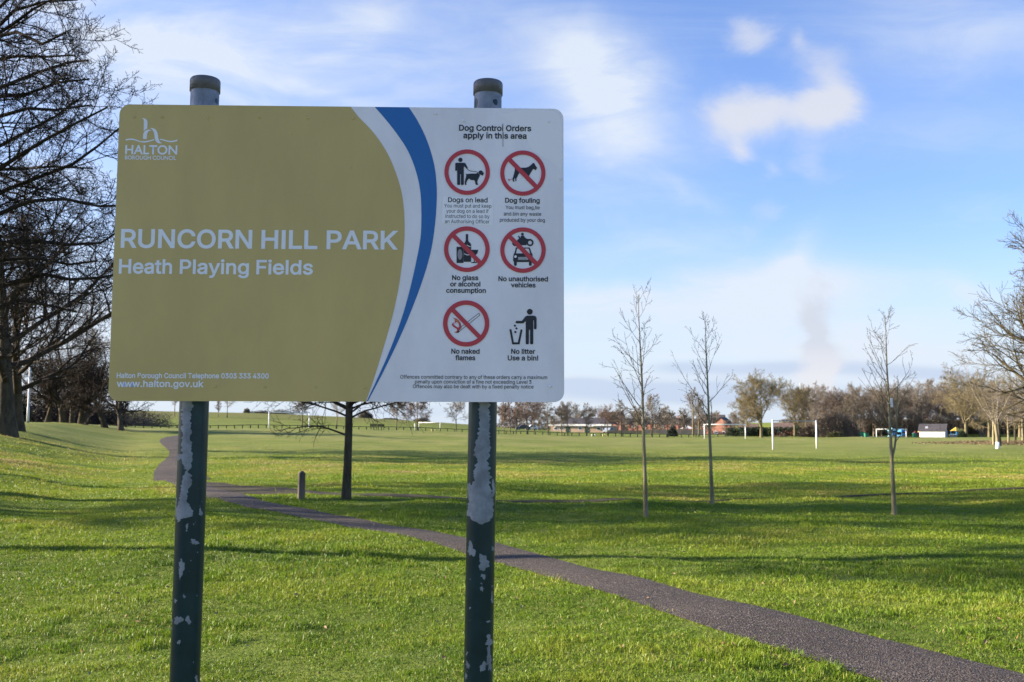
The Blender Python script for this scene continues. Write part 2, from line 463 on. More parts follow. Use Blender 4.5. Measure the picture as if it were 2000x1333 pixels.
def build_grass(N=1500000):
    r = np.random.default_rng(5)
    d0, d1 = 5.2, 70.0
    q = r.random(N); d = (d0 ** .5 + q * (d1 ** .5 - d0 ** .5)) ** 2
    x = (r.random(N) * 2 - 1) * (0.56 * d + 1.2); y = d
    P = np.stack([x + r.normal(0, .05, N), y + r.normal(0, .05, N)], 1)
    keep = ~(inside(P, P1) | (inside(P, P2) & (r.random(N) < np.where(x > -3.0, .93, .98))) | inside(P, P3))
    n1 = vnoise(x + 500, y + 500, .22, 1); n2 = vnoise(x + 500, y + 500, 1.1, 2); n3 = vnoise(x + 500, y + 500, 4.0, 3)
    n4 = vnoise(x + 500, y + 500, .07, 4)
    cl = .45 * n1 + .35 * n2 + .2 * n4
    keep &= r.random(N) < np.clip((cl - .12) * 4.2, .55, 1)
    bare = (vnoise(x + 500, y + 500, .5, 8) > .78) & (vnoise(x + 500, y + 500, 3.0, 9) > .5)
    keep &= ~(bare & (r.random(N) < .55))
    keep &= r.random(N) < 1 - S((d - 24) / 40) * .97
    x, y, d, cl, n1, n2, n3 = (a[keep] for a in (x, y, d, cl, n1, n2, n3)); n = len(x)
    sc = (d / 6.0) ** .55
    cn = np.clip((cl - .25) / .5, 0, 1); h = (0.020 + .034 * cn ** 1.6) * r.uniform(.6, 1.3, n) * (.8 + .2 * sc)
    w = r.uniform(.0016, .0036, n) * sc
    az = r.uniform(0, 2 * np.pi, n); fx, fy = np.cos(az), np.sin(az)
    lean = np.abs(r.normal(.8, .4, n)) * h; la = r.uniform(0, 2 * np.pi, n); lx, ly = np.cos(la) * lean, np.sin(la) * lean
    z = H(x, y) - .004
    tuft = vnoise(x + 500, y + 500, .16, 31) * vnoise(x + 500, y + 500, 1.7, 32); tf = S((tuft - .42) / .25); h = h * (.92 + .7 * tf)
    b = np.stack([x, y, z], 1); W = np.stack([fx * w, fy * w, 0 * w], 1)
    mid = b + np.stack([lx * .35, ly * .35, h * .6], 1); tip = b + np.stack([lx, ly, h * (1 - .25 * np.minimum(lean / h, 1.2))], 1)
    V = np.stack([b - W, b + W, mid + W * .8, mid - W * .8, tip], 1).reshape(-1, 3)
    k = np.arange(n) * 5
    Q = np.stack([k, k + 1, k + 2, k + 3], 1); Tn = np.stack([k + 3, k + 2, k + 4], 1)
    far = S((d - 15) / 26) * (.45 + .55 * S((n3 - .3) / .4))
    t = .41 - .16 * tf + (n2 - .5) * .44 + (n3 - .5) * .30 + (n1 - .5) * .26 + r.normal(0, .085, n) * (1 - .6 * S((d - 8) / 12)) + far * .27
    t = np.where(r.random(n) < .05 * (1 - .7 * S((d - 8) / 10)), r.uniform(.82, 1.0, n), t)
    o = obj('grass', npmesh('grass', V, [Q, Tn], mat_grass(), False, {'tint': np.repeat(np.clip(t, 0, 1), 5)}))
    tag(o, 'short mown green grass covering the park ground', kind='stuff')


build_grass()


def build_litter():
    r = np.random.default_rng(17); n = 800
    d = 5.5 + 26 * r.random(n) ** 1.4; x = (r.random(n) * 2 - 1) * (.56 * d + 1); z = H(x, d) + r.uniform(.02, .045, n)
    c = np.stack([x, d, z], 1); s = r.uniform(.010, .026, n)[:, None]; a = r.normal(0, 1, (n, 3)); a[:, 2] = np.abs(a[:, 2]) + .9; a /= np.linalg.norm(a, axis=1)[:, None]
    u = np.cross(a, r.normal(0, 1, (n, 3))); u /= np.linalg.norm(u, axis=1)[:, None]; w = np.cross(a, u)
    V = np.stack([c - u * s, c - w * s * .5 + a * s * .2, c + u * s, c + w * s * .5 + a * s * .25], 1).reshape(-1, 3); k = np.arange(n) * 4
    o = obj('fallen_leaves', npmesh('fallen_leaves', V, [np.stack([k, k + 1, k + 2], 1), np.stack([k, k + 2, k + 3], 1)], mat('dead_leaf', (.16, .085, .035), (.32, .23, .12), 2.5, .7)))
    tag(o, 'small brown dead leaves scattered over the grass', kind='stuff')


build_litter()

# ------------------------------------------------------------------ trees
def nrm(v): return v / (np.linalg.norm(v, axis=-1, keepdims=True) + 1e-12)


def perp(t):
    ref = np.where(np.abs(t[..., 2:3]) < .9, np.array([0, 0, 1.0]), np.array([1.0, 0, 0]))
    u = nrm(np.cross(t, ref)); return u, np.cross(t, u)


def tubes(P, Rr, m):
    n, k, _ = P.shape
    T_ = nrm(np.gradient(P, axis=1)); u, w = perp(T_)
    a = np.arange(m) * 2 * np.pi / m
    V = P[:, :, None] + (u[:, :, None] * np.cos(a)[None, None, :, None] + w[:, :, None] * np.sin(a)[None, None, :, None]) * Rr[:, :, None, None]
    base = (np.arange(n)[:, None, None] * k + np.arange(k - 1)[None, :, None]) * m
    j = np.arange(m)[None, None]; j2 = (j + 1) % m
    Q = np.stack(np.broadcast_arrays(base + j, base + j2, base + m + j2, base + m + j), -1).reshape(-1, 4)
    return V.reshape(-1, 3), Q


def path3(r, p0, d0, L, k, wig, up):
    n = len(p0); P = np.zeros((n, k, 3)); P[:, 0] = p0; d = d0.copy(); st = L / (k - 1)
    for i in range(1, k):
        d = nrm(d + r.normal(0, wig, (n, 3)) + np.array([0, 0, 1.0]) * np.reshape(up, (-1, 1)) if np.ndim(up) else d + r.normal(0, wig, (n, 3)) + np.array([0, 0, up]))
        P[:, i] = P[:, i - 1] + d * st[:, None]
    return P


def grow(r, trunk, trad, levels, minr=.003):
    """trunk: (k,3), trad: (k,). levels: dicts of n, t0, t1, ang, len, lvar, prof, up, wig, k, rr"""
    P, Rr = trunk[None], trad[None]; Ls = np.array([np.linalg.norm(np.diff(trunk, axis=0), axis=1).sum()])
    out = [(P, Rr)]
    for lv in levels:
        n0, k0, _ = P.shape; c = lv['n']; N = n0 * c
        t = (np.arange(c)[None] + r.uniform(0.05, .95, (n0, c))) / c
        t = lv.get('t0', .2) + t * (lv.get('t1', 1.0) - lv.get('t0', .2)); t = t.ravel()
        pi = np.repeat(np.arange(n0), c); f = np.clip(t, 0, .9999) * (k0 - 1); i = f.astype(int); g = (f - i)[:, None]
        p = P[pi, i] * (1 - g) + P[pi, i + 1] * g; tg = nrm(P[pi, i + 1] - P[pi, i]); pr = Rr[pi, i] * (1 - g[:, 0]) + Rr[pi, i + 1] * g[:, 0]
        u, w = perp(tg)
        ph = np.tile(np.arange(c) * 2.4, n0) + r.uniform(0, 6.28, N) * lv.get('phr', .35) + np.repeat(r.uniform(0, 6.28, n0), c)
        a = np.radians(r.normal(lv['ang'], lv.get('avar', 10), N))[:, None]
        d = np.cos(a) * tg + np.sin(a) * (np.cos(ph)[:, None] * u + np.sin(ph)[:, None] * w)
        if 'flat' in lv: d[:, 2] = d[:, 2] * lv['flat'] + lv.get('rise', 0); d = nrm(d)
        pf = lv.get('prof', lambda s: 1 - .55 * s)(t)
        L = Ls[pi] * lv['len'] * pf * r.uniform(1 - lv.get('lvar', .3), 1 + lv.get('lvar', .3), N)
        if 'abs' in lv: L = lv['abs'] * pf * r.uniform(1 - lv.get('lvar', .3), 1 + lv.get('lvar', .3), N)
        k = lv.get('k', 5)
        Pn = path3(r, p, d, L, k, lv.get('wig', .15), lv.get('up', .03))
        r0 = np.maximum(np.minimum(pr * lv.get('rr', .6), pr * .9), minr)
        s = np.linspace(0, 1, k)
        Rn = np.maximum(r0[:, None] * (1 - (1 - lv.get('end', .3)) * s[None]), minr * .8)
        P, Rr, Ls = Pn, Rn, L; out.append((P, Rr))
    return out


def levels_mesh(name, lv, mts, sides):
    Vs, Fs, o = [], [], 0
    for (P, Rr), m in zip(lv, sides):
        V, F = tubes(P, Rr, m); Vs.append(V); Fs.append(F + o); o += len(V)
    return npmesh(name, np.concatenate(Vs), [np.concatenate(Fs)], mts, True)


def trunk_line(r, h, k=9, lean=(0, 0), wig=.03, r0=.2, r1=.02, flare=.35, pw=1.0):
    s = np.linspace(0, 1, k); P = np.zeros((k, 3)); P[:, 2] = s * h
    P[:, 0] = lean[0] * s * h + np.cumsum(r.normal(0, wig, k)) * h / k * s; P[:, 1] = lean[1] * s * h + np.cumsum(r.normal(0, wig, k)) * h / k * s
    rad = r0 + (r1 - r0) * s ** pw; rad = rad * (1 + flare * np.exp(-s * h / (.25 + r0)))
    P[0, 2] = -.12
    return P, rad


BARK_DARK = mat('dark_bark', (.045, .036, .024), (.085, .070, .042), 5, .9, .9, .15, bscale=24, stretch=(1, 1, .35))
BARK_TWIG = mat('dark_twig', (.030, .023, .017), (.052, .039, .028), 3, .9, 0, .15)
BARK_BROWN = mat('brown_twig', (.150, .125, .100), (.215, .180, .140), .8, .9, 0, .1)  # lightened tone stands in for haze over the far trees
BARK_RED = mat('reddish_twig', (.165, .118, .096), (.225, .160, .128), .8, .9, 0, .1)  # haze over the far wood is put into this paler red-brown
BARK_OLIVE = mat('olive_twig', (.150, .125, .070), (.215, .175, .100), .8, .9, 0, .1)
BARK_SAP = mat('sapling_bark', (.17, .145, .075), (.27, .225, .13), 9, .8, .5, .2, bscale=40, stretch=(1, 1, .3))
BARK_BIRCH = mat('birch_bark', (.44, .38, .30), (.22, .18, .13), 4, .8, .2, .2, stretch=(1, 1, 2.5))
M_WHITE = mat('white_paint', (.80, .80, .78), (.72, .72, .68), 8, .5)
M_IVORY = mat('ivory_trunk', (.20, .16, .10), (.12, .10, .07), 8, .9, .6, .15)  # mottled brown bark, given to no tree


def make_tree(name, loc, lv, label, cat='tree', group=None, tm=BARK_DARK, cm=BARK_TWIG, sides=(12, 8, 6, 4, 3, 3, 3), rz=0.0):
    e = empty(name, loc, rz); tag(e, label, cat, group)
    obj('trunk', levels_mesh('trunk', lv[:1], tm, (sides[0],)), e)
    obj('crown', levels_mesh('crown', lv[1:], cm, sides[1:]), e)
    return e


def copy_tree(src, loc, rz, sc, label, group=None):
    c = src.copy(); COL.objects.link(c); c.location = loc; c.rotation_euler = (0, 0, rz)
    c.scale = sc if isinstance(sc, (tuple, list)) else (sc, sc, sc)
    c['label'] = label
    if group: c['group'] = group
    for ch in list(src.children):
        k = ch.copy(); COL.objects.link(k); k.parent = c
    return c


dome = lambda s: .35 + .9 * np.sin(np.pi * (np.clip(s, 0, 1) * .85 + .12))
AV = 'bare avenue trees along the left bank'


def big_tree(seed, h, r0, base, spread, twigs=(11, 9, 8, 6, 4), fine=.0035, up=.05):
    r = np.random.default_rng(seed)
    P, rad = trunk_line(r, h * .72, 10, (0, 0), .10, r0, r0 * .18, .45, .8)
    L = [dict(n=twigs[0], t0=base, t1=1, ang=62, avar=13, len=0, abs=spread, prof=lambda s: 1.12 - .62 * (s - base) / (1 - base), up=up, wig=.13, k=9, rr=.55, lvar=.18, end=.22),
         dict(n=twigs[1], t0=.18, t1=1, ang=42, avar=14, len=.50, prof=lambda s: 1.05 - .5 * s, up=.035, wig=.17, k=6, rr=.62, end=.3),
         dict(n=twigs[2], t0=.12, t1=1, ang=44, avar=15, len=.46, prof=lambda s: 1.05 - .45 * s, up=.03, wig=.2, k=5, rr=.6, end=.35),
         dict(n=twigs[3], t0=.15, t1=1, ang=46, avar=18, len=.46, prof=lambda s: 1.0 - .35 * s, up=.06, wig=.22, k=4, rr=.65, end=.5),
         dict(n=twigs[4], t0=.2, t1=1, ang=48, avar=20, len=.48, prof=lambda s: 1.0 - .3 * s, up=.08, wig=.2, k=3, rr=.7, end=.6)]
    return grow(r, P, rad, L, fine)


def tree_at(name, x, y, *a, **k): return make_tree(name, G3(x, y), *a, **k)


# the avenue: a slim tree outside the frame throws the long trunk shadow, the big ones fill the upper left
def slim_tree(seed, h, r0, clear, spread, fine=.011, r1=.2):
    r = np.random.default_rng(seed); P, rad = trunk_line(r, h, 10, (0, 0), .05, r0, r0 * r1, .3, .8)
    return grow(r, P, rad, [dict(n=20, t0=clear, t1=1, ang=52, avar=12, len=0, abs=spread, prof=lambda s: 1.1 - .5 * s, up=.05, wig=.13, k=7, rr=.5, end=.2),
                            dict(n=9, t0=.15, t1=1, ang=42, avar=14, len=.5, prof=lambda s: 1.05 - .5 * s, up=.03, wig=.17, k=5, rr=.6, end=.3),
                            dict(n=8, t0=.1, t1=1, ang=44, avar=15, len=.5, prof=lambda s: 1.0 - .4 * s, up=.03, wig=.2, k=4, rr=.6, end=.4),
                            dict(n=5, t0=.1, t1=1, ang=46, avar=15, len=.5, prof=lambda s: 1.0 - .3 * s, up=.03, wig=.2, k=3, rr=.7, end=.6)], fine)


tA = make_tree('avenue_tree', G3(-17.0, 14.55), slim_tree(21, 10.0, .24, .44, 4.2, .012), 'slim avenue tree left of the frame whose trunk shadow crosses the lawn', group=AV)
tB = make_tree('avenue_tree', G3(-17.4, 23.0), big_tree(34, 16.5, .34, .3, 7.6, (12, 10, 8, 6, 4), .0055, .045), 'large bare tree whose dark branches reach across the upper left sky', group=AV)
# its limbs that reach into the picture
LIMBS = [[(0, 558), (67, 548), (101, 539), (142, 551), (189, 541), (216, 541), (250, 530)], [(0, 470), (50, 473), (91, 470), (142, 484), (186, 473), (219, 453), (250, 440)], [(0, 422), (20, 401), (101, 385), (189, 401), (224, 403), (270, 400)],
         [(0, 374), (67, 354), (135, 324), (175, 293), (216, 267), (240, 245)], [(0, 330), (44, 310), (84, 277), (135, 246), (189, 216), (210, 210)], [(0, 226), (50, 213), (101, 216), (175, 206)], [(0, 189), (67, 182), (118, 165), (175, 155)],
         [(0, 165), (50, 145), (111, 132), (172, 118)], [(0, 105), (57, 111), (101, 108), (148, 108)], [(0, 68), (20, 60), (57, 88), (101, 79), (128, 64)], [(0, 74), (27, 44), (67, 10), (111, -6)], [(-10, 60), (20, 27), (67, 10), (140, 2), (152, 0)], [(0, 510), (60, 500), (130, 515), (190, 510)],
         [(-20, 610), (40, 585), (100, 590), (150, 610)], [(0, 280), (60, 255), (110, 230), (160, 190)], [(0, 20), (40, -20), (90, -50)]]
rl = np.random.default_rng(99); lv_l = []
bx0, by0 = -17.4, 23.0; bz0 = float(H(bx0, by0))
for L_ in LIMBS:
    dep = 22.6 + rl.uniform(-1.6, 1.6); pts = [np.array([bx0, by0, max(3.2, 1.6 + (835 - L_[0][1] - 60) / FPX * 23 - 2.2)])]
    n_ = len(L_)
    for i_, (a_, b_) in enumerate(L_):
        dd = by0 + (dep - by0) * (.5 + .5 * i_ / n_) + rl.normal(0, .12); q = pxdir(a_, b_); pts.append(CAM + q * (dd / q[1]))
    pts = np.array(pts); s_ = np.r_[0, np.cumsum(np.linalg.norm(np.diff(pts, axis=0), axis=1))]; t_ = np.linspace(0, s_[-1], 13)
    PP = np.stack([np.interp(t_, s_, pts[:, k]) for k in range(3)], 1); PP[1:-1] += rl.normal(0, .035, (11, 3)); PP -= [bx0, by0, bz0]
    lv_l += grow(rl, PP, .105 * np.linspace(1, .13, 13) ** .8, [
        dict(n=12, t0=.34, t1=1, ang=48, avar=14, len=.24, prof=lambda s: 1.2 - .6 * s, up=.03, wig=.24, k=6, rr=.5, end=.3), dict(n=8, t0=.12, t1=1, ang=44, avar=15, len=.46, prof=lambda s: 1.05 - .45 * s, up=.03, wig=.2, k=5, rr=.6, end=.35),
        dict(n=5, t0=.15, t1=1, ang=46, avar=18, len=.46, prof=lambda s: 1 - .3 * s, up=.05, wig=.22, k=4, rr=.65, end=.5), dict(n=3, t0=.2, t1=1, ang=48, avar=18, len=.5, prof=lambda s: 1 - .3 * s, up=.05, wig=.2, k=3, rr=.7, end=.6)], .0055)
obj('limbs', levels_mesh('limbs', lv_l, BARK_TWIG, [8, 5, 4, 3, 3] * len(LIMBS)), tB)
tD = make_tree('avenue_tree', G3(-12.5, 3.78), slim_tree(22, 11.0, .36, .60, 2.6, .006, .5), 'added unseen tree left of the frame, its trunk set to shade the sign', group=AV)  # added out of view, trunk placed and thickened to keep sun off the sign
copy_tree(tA, G3(-30.5, 21.0), 2.0, (1.2, 1.2, .95), 'avenue tree outside the frame shading the lawn left of the sign', AV)
copy_tree(tA, G3(-27.0, 29.5), 4.4, (1.15, 1.15, 1.0), 'avenue tree outside the frame, shading the grass around the path fork', AV)
tC = make_tree('avenue_tree', G3(-25.4, 51.5), big_tree(47, 14.0, .46, .2, 8.2, (15, 10, 8, 6, 3), .009), 'stout avenue tree with thick trunk standing on the left bank before the lamp posts', group=AV)
copy_tree(tC, G3(-28.5, 59.0), 2.1, .85, 'bare tree directly behind the stout trunk on the left bank', AV)


# old hawthorn-like trees further along
def thorn(seed, h=7.0, r0=.30):
    r = np.random.default_rng(seed)
    P, rad = trunk_line(r, h * .42, 7, (r.uniform(-.2, .2), r.uniform(-.2, .2)), .22, r0, r0 * .55, .3)
    L = [dict(n=8, t0=.45, t1=1, ang=40, avar=16, len=0, abs=h * .62, prof=lambda s: np.ones_like(s), up=.05, wig=.22, k=7, rr=.6, end=.2),
         dict(n=9, t0=.15, t1=1, ang=46, avar=16, len=.5, prof=lambda s: 1.1 - .5 * s, up=.05, wig=.22, k=5, rr=.6, end=.3),
         dict(n=8, t0=.1, t1=1, ang=48, avar=18, len=.5, prof=lambda s: 1.0 - .4 * s, up=.03, wig=.22, k=4, rr=.6, end=.4),
         dict(n=5, t0=.1, t1=1, ang=50, avar=20, len=.55, prof=lambda s: 1.0 - .3 * s, up=.02, wig=.22, k=3, rr=.7, end=.6)]
    return grow(r, P, rad, L, .011)


TH = 'dark gnarled trees in the left background'
h1 = make_tree('gnarled_tree', G3(*at(130, 98)), thorn(3, 7.6, .34), 'dark gnarled tree with the thickest single trunk of the left background group', group=TH, sides=(8, 6, 4, 3, 3))
h2 = make_tree('gnarled_tree', G3(*at(97, 100)), thorn(5, 6.6, .22), 'dark gnarled tree on the left of its group, nearest the lamp posts', group=TH, sides=(8, 6, 4, 3, 3))
h3 = make_tree('gnarled_tree', G3(*at(241, 92)), thorn(8, 6.0, .25), 'leaning dark tree standing just left of the left sign post', group=TH, sides=(8, 6, 4, 3, 3))
copy_tree(h1, G3(*at(165, 97)), 2.2, 1.0, 'dark gnarled tree with two crowded stems in the middle of the left group', TH)
copy_tree(h2, G3(*at(172, 99)), 4.1, 1.05, 'dark stem close behind the twin-stemmed tree of the left group', TH)
copy_tree(h3, G3(*at(211, 95)), 1.4, 1.12, 'dark upright tree under the lower left corner of the board', TH)
copy_tree(h1, G3(*at(146, 104)), 5.1, .8, 'small dark stem behind the thickest gnarled trunk', TH)
copy_tree(h2, G3(*at(105, 101)), 3.3, .9, 'dark slanting stem right beside the leftmost gnarled tree', TH)


# ---- far kinds, built once and copied
def kind(seed, h, r0, base, nlim, spread, ang, up, twigs=(9, 8, 5), fine=.018, clear=None, prof=None):
    r = np.random.default_rng(seed)
    P, rad = trunk_line(r, h * .93, 8, (0, 0), .05, r0, .02, .2)
    L = [dict(n=nlim, t0=base, t1=1, ang=ang, avar=12, len=0, abs=spread, prof=prof or (lambda s: 1.15 - .85 * (s - base) / (1 - base)), up=up, wig=.14, k=6, rr=.5, lvar=.2, end=.3),
         dict(n=twigs[0], t0=.15, t1=1, ang=42, avar=15, len=.5, prof=lambda s: 1.05 - .5 * s, up=up * .7, wig=.18, k=4, rr=.6, end=.4),
         dict(n=twigs[1], t0=.12, t1=1, ang=44, avar=18, len=.5, prof=lambda s: 1.0 - .4 * s, up=.03, wig=.2, k=3, rr=.7, end=.5),
         dict(n=twigs[2], t0=.15, t1=1, ang=46, avar=20, len=.5, prof=lambda s: 1.0 - .3 * s, up=.05, wig=.2, k=3, rr=.8, end=.6)]
    return grow(r, P, rad, L, fine)


FS = (7, 5, 3, 3, 3)
FT = 'bare trees along the far edge of the field'


def far(px, dist, lv, label, cm=BARK_BROWN, tm=BARK_OLIVE, name='bare_tree', group=FT, **k):
    return make_tree(name, G3(*at(px, dist)), lv, label, group=group, cm=cm, tm=tm, sides=FS, **k)


wide = lambda s: .55 + .75 * np.sin(np.pi * np.clip((s - .15) / .9, 0, 1))
K_oak = far(1483, 166, kind(71, 8.2, .26, .22, 18, 4.3, 58, .05, (11, 10, 6), .015, prof=wide), 'broad round-crowned tree with a clear trunk between the two white goals', BARK_OLIVE)
K_ald = far(1212, 168, kind(72, 6.0, .12, .30, 18, 2.0, 62, .02, (8, 7, 4), .012), 'slim dark tree in front of the end of the low brick building')
K_red = far(1029, 165, kind(73, 6.0, .12, .28, 16, 2.5, 50, .05, (9, 8, 4), .012, prof=wide), 'reddish bare tree just right of the right sign post', BARK_RED)
K_brc = far(984, 166, kind(74, 6.2, .10, .14, 18, 1.7, 30, .10, (8, 8, 4), .012), 'brown twiggy tree beside the right sign post, nearest to it', BARK_RED)
K_tal = far(1351, 176, kind(75, 8.4, .16, .30, 15, 2.9, 38, .08, (8, 6, 4), .011), 'tall open bare tree between the two nearer saplings')
K_mid = far(1271, 170, kind(76, 7.0, .14, .25, 16, 3.0, 48, .06, (9, 7, 4), .012), 'multi-branched bare tree right behind the left sapling', BARK_BROWN)
copy_tree(K_brc, G3(*at(996, 168)), 2.0, .95, 'brown twiggy tree second from the right sign post', FT)
copy_tree(K_brc, G3(*at(1008, 165)), 4.0, .9, 'brown twiggy tree between the sign post and the reddish tree', FT)
copy_tree(K_ald, G3(*at(1070, 168)), 1.0, .95, 'slim tree below the lower right corner of the board', FT)
copy_tree(K_red, G3(*at(1042, 172)), 3.0, .85, 'small reddish tree behind the dark car', FT)
copy_tree(K_ald, G3(*at(1096, 169)), 2.4, .93, 'slim tree before the left end of the white fascia', FT)
copy_tree(K_mid, G3(*at(1108, 167)), 2.0, .78, 'rounded brown tree in front of the white fascia, left part', FT)
copy_tree(K_ald, G3(*at(1145, 167)), 5.0, .88, 'slim tree in front of the middle of the white fascia', FT)
copy_tree(K_red, G3(*at(1185, 169)), .6, .72, 'small tree before the right part of the white fascia', FT)
copy_tree(K_mid, G3(*at(1243, 171)), 4.4, .72, 'small bare tree left of the left sapling', FT)
copy_tree(K_ald, G3(*at(1302, 168)), .3, .8, 'slim tree in front of the dark hedge between the saplings', FT)
copy_tree(K_tal, G3(*at(1362, 178)), 2.7, .9, 'tall open tree close behind the left goal post', FT)
copy_tree(K_oak, G3(*at(1548, 172)), 2.2, (.72, .72, .85), 'spreading brown tree behind the crossbar of the nearest goal', FT)
copy_tree(K_mid, G3(*at(1570, 185)), 1.2, 1.25, 'taller brown tree behind the right post of the nearest goal', FT)
copy_tree(K_oak, G3(*at(1455, 190)), 4.2, (.7, .7, .75), 'smaller tree behind the right end of the second goal', FT)
# on the left part of the far edge
K_a2 = far(776, 163, kind(81, 5.8, .11, .36, 15, 2.3, 60, .02, (9, 8, 5), .014), 'slim flat-topped tree on the far field edge right of the benches', BARK_BROWN)
K_a3 = far(816, 165, kind(82, 5.6, .12, .30, 16, 2.6, 66, .0, (9, 8, 5), .014), 'reddish tree with two stems beside a white post on the far edge', BARK_RED)
K_a4 = far(892, 165, kind(83, 4.3, .09, .34, 12, 2.0, 42, .07, (8, 7, 4), .012, prof=wide), 'small pale round tree alone on the far edge, left of the right sign post', BARK_BROWN)
copy_tree(K_a2, G3(*at(593, 160)), 2.4, 1.0, 'bare tree on the far edge seen between the posts of the far left goal', FT)
copy_tree(K_tal, G3(*at(660, 175)), 1.0, .75, 'bare tree on the far edge behind the forked tree', FT)
copy_tree(K_tal, G3(*at(447, 262)), 1.0, .85, 'larger bare tree standing on the green hill right of the left sign post', FT)
copy_tree(K_brc, G3(*at(430, 266)), 2.0, .9, 'thin bare tree on the green hill close to the left sign post', FT)
copy_tree(K_tal, G3(*at(180, 150)), 3.0, 1.75, 'tall pale bare tree rising above the dark left group', FT)
copy_tree(K_tal, G3(*at(345, 262)), .2, .9, 'bare tree on the hill hidden partly by the left sign post', FT)
# right side
K_oa2 = far(1880, 205, kind(91, 11.0, .34, .20, 18, 5.6, 55, .05, (9, 9, 5), .02, prof=wide), 'large olive-brown tree with a dark trunk right of the white shed', BARK_OLIVE)
copy_tree(K_oa2, G3(*at(1925, 190)), 2.5, (.85, .85, .72), 'spreading olive tree behind the white-stemmed birch', FT)
copy_tree(K_oa2, G3(*at(1985, 180)), 4.0, (.9, .9, .85), 'olive-brown tree at the right edge behind the overhanging branches', FT)
copy_tree(K_tal, G3(*at(1842, 312)), 1.0, 1.35, 'brown tree rising directly behind the white shed', FT)


# multi-stemmed birch with a white base
def birch(seed):
    r = np.random.default_rng(seed); P, rad = trunk_line(r, 1.75, 5, (0, 0), .05, .12, .10, .3)
    L = [dict(n=9, t0=.86, t1=1, ang=30, avar=12, len=0, abs=4.0, prof=lambda s: np.ones_like(s), up=.01, wig=.09, k=7, rr=.27, end=.2),
         dict(n=10, t0=.2, t1=1, ang=36, avar=12, len=.42, prof=lambda s: 1.1 - .6 * s, up=-.01, wig=.15, k=5, rr=.55, end=.3),
         dict(n=8, t0=.1, t1=1, ang=38, avar=15, len=.5, prof=lambda s: 1.0 - .4 * s, up=-.03, wig=.16, k=4, rr=.6, end=.5)]
    return grow(r, P, rad, L, .006)


bx, by = gp(1949, 877)
bl = birch(14); be = empty('birch_tree', G3(bx, by)); tag(be, 'pale multi-stemmed birch with a white guard round its base, at the right edge', 'tree')
obj('trunk', levels_mesh('trunk', bl[:1], BARK_SAP, (10,)), be); obj('limb', levels_mesh('limb', bl[1:2], BARK_BIRCH, (6,)), be); obj('crown', levels_mesh('crown', bl[2:], BARK_BROWN, (4, 3)), be)
g = MB(); g.tube([(0, 0, -.05), (0, 0, .22), (0, 0, .24), (0, 0, .48)], [.155, .15, .142, .145], 14); g.build('trunk_guard', M_WHITE, be, True)
KW = 'slim stems in the brushwood on the right'
K_st = far(1933, 92, kind(95, 5.2, .13, .3, 12, 1.8, 35, .06, (7, 6, 3), .010), 'bare tree with a pale slim trunk left of the birch', BARK_BROWN, BARK_SAP, group=KW)
K_sd = far(1944, 88, kind(96, 5.6, .15, .3, 12, 2.0, 35, .06, (7, 6, 3), .010), 'dark trunked tree touching the left side of the birch', BARK_BROWN, BARK_DARK, group=KW)
copy_tree(K_st, G3(*at(1962, 98)), 2.0, .9, 'slim bare tree right behind the birch', KW)
copy_tree(K_sd, G3(*at(1975, 112)), 2.0, .95, 'bare tree between the birch and the right edge', KW)
copy_tree(K_st, G3(*at(1990, 105)), 4.0, 1.0, 'slim pale tree closest to the right edge', KW)

# big tree at the right edge
r_ = np.random.default_rng(63)
P_, rad_ = trunk_line(r_, 5.2, 9, (0, 0), .08, .26, .07, .3)
lvR = grow(r_, P_, rad_, [
    dict(n=28, t0=.10, t1=1, ang=60, avar=11, len=0, abs=5.4, prof=lambda s: 1.05 - .45 * s, up=.06, wig=.10, k=9, rr=.5, lvar=.15, end=.2),
    dict(n=14, t0=.15, t1=1, ang=40, avar=12, len=.48, prof=lambda s: 1.05 - .5 * s, up=.05, wig=.13, k=6, rr=.55, end=.3),
    dict(n=8, t0=.1, t1=1, ang=36, avar=12, len=.5, prof=lambda s: 1.0 - .4 * s, up=.05, wig=.14, k=5, rr=.6, end=.4),
    dict(n=5, t0=.1, t1=1, ang=34, avar=14, len=.55, prof=lambda s: 1.0 - .3 * s, up=.05, wig=.14, k=4, rr=.7, end=.5)], .0062)
make_tree('overhanging_tree', G3(17.7, 29.5), lvR, 'large bare tree leaning in from the right edge with upswept branches', tm=BARK_SAP, cm=mat('olive_dark_twig', (.075, .062, .030), (.11, .09, .05), 3, .9, 0, .15))


# forked tree behind the board
r_ = np.random.default_rng(7)
P_, rad_ = trunk_line(r_, 2.15, 7, (.03, 0), .03, .088, .075, .3)
lvF = grow(r_, P_, rad_, [
    dict(n=11, t0=.86, t1=1.0, ang=30, avar=16, len=0, abs=3.4, prof=lambda s: np.ones_like(s), up=.04, wig=.10, k=8, rr=.42, end=.2),
    dict(n=9, t0=.15, t1=1, ang=48, avar=14, len=.48, prof=lambda s: 1.15 - .6 * s, up=-.02, wig=.16, k=6, rr=.5, end=.3),
    dict(n=8, t0=.1, t1=1, ang=44, avar=16, len=.52, prof=lambda s: 1.0 - .4 * s, up=-.02, wig=.18, k=5, rr=.6, end=.4),
    dict(n=5, t0=.1, t1=1, ang=42, avar=18, len=.5, prof=lambda s: 1.0 - .3 * s, up=.03, wig=.18, k=4, rr=.7, end=.5)], .0042)
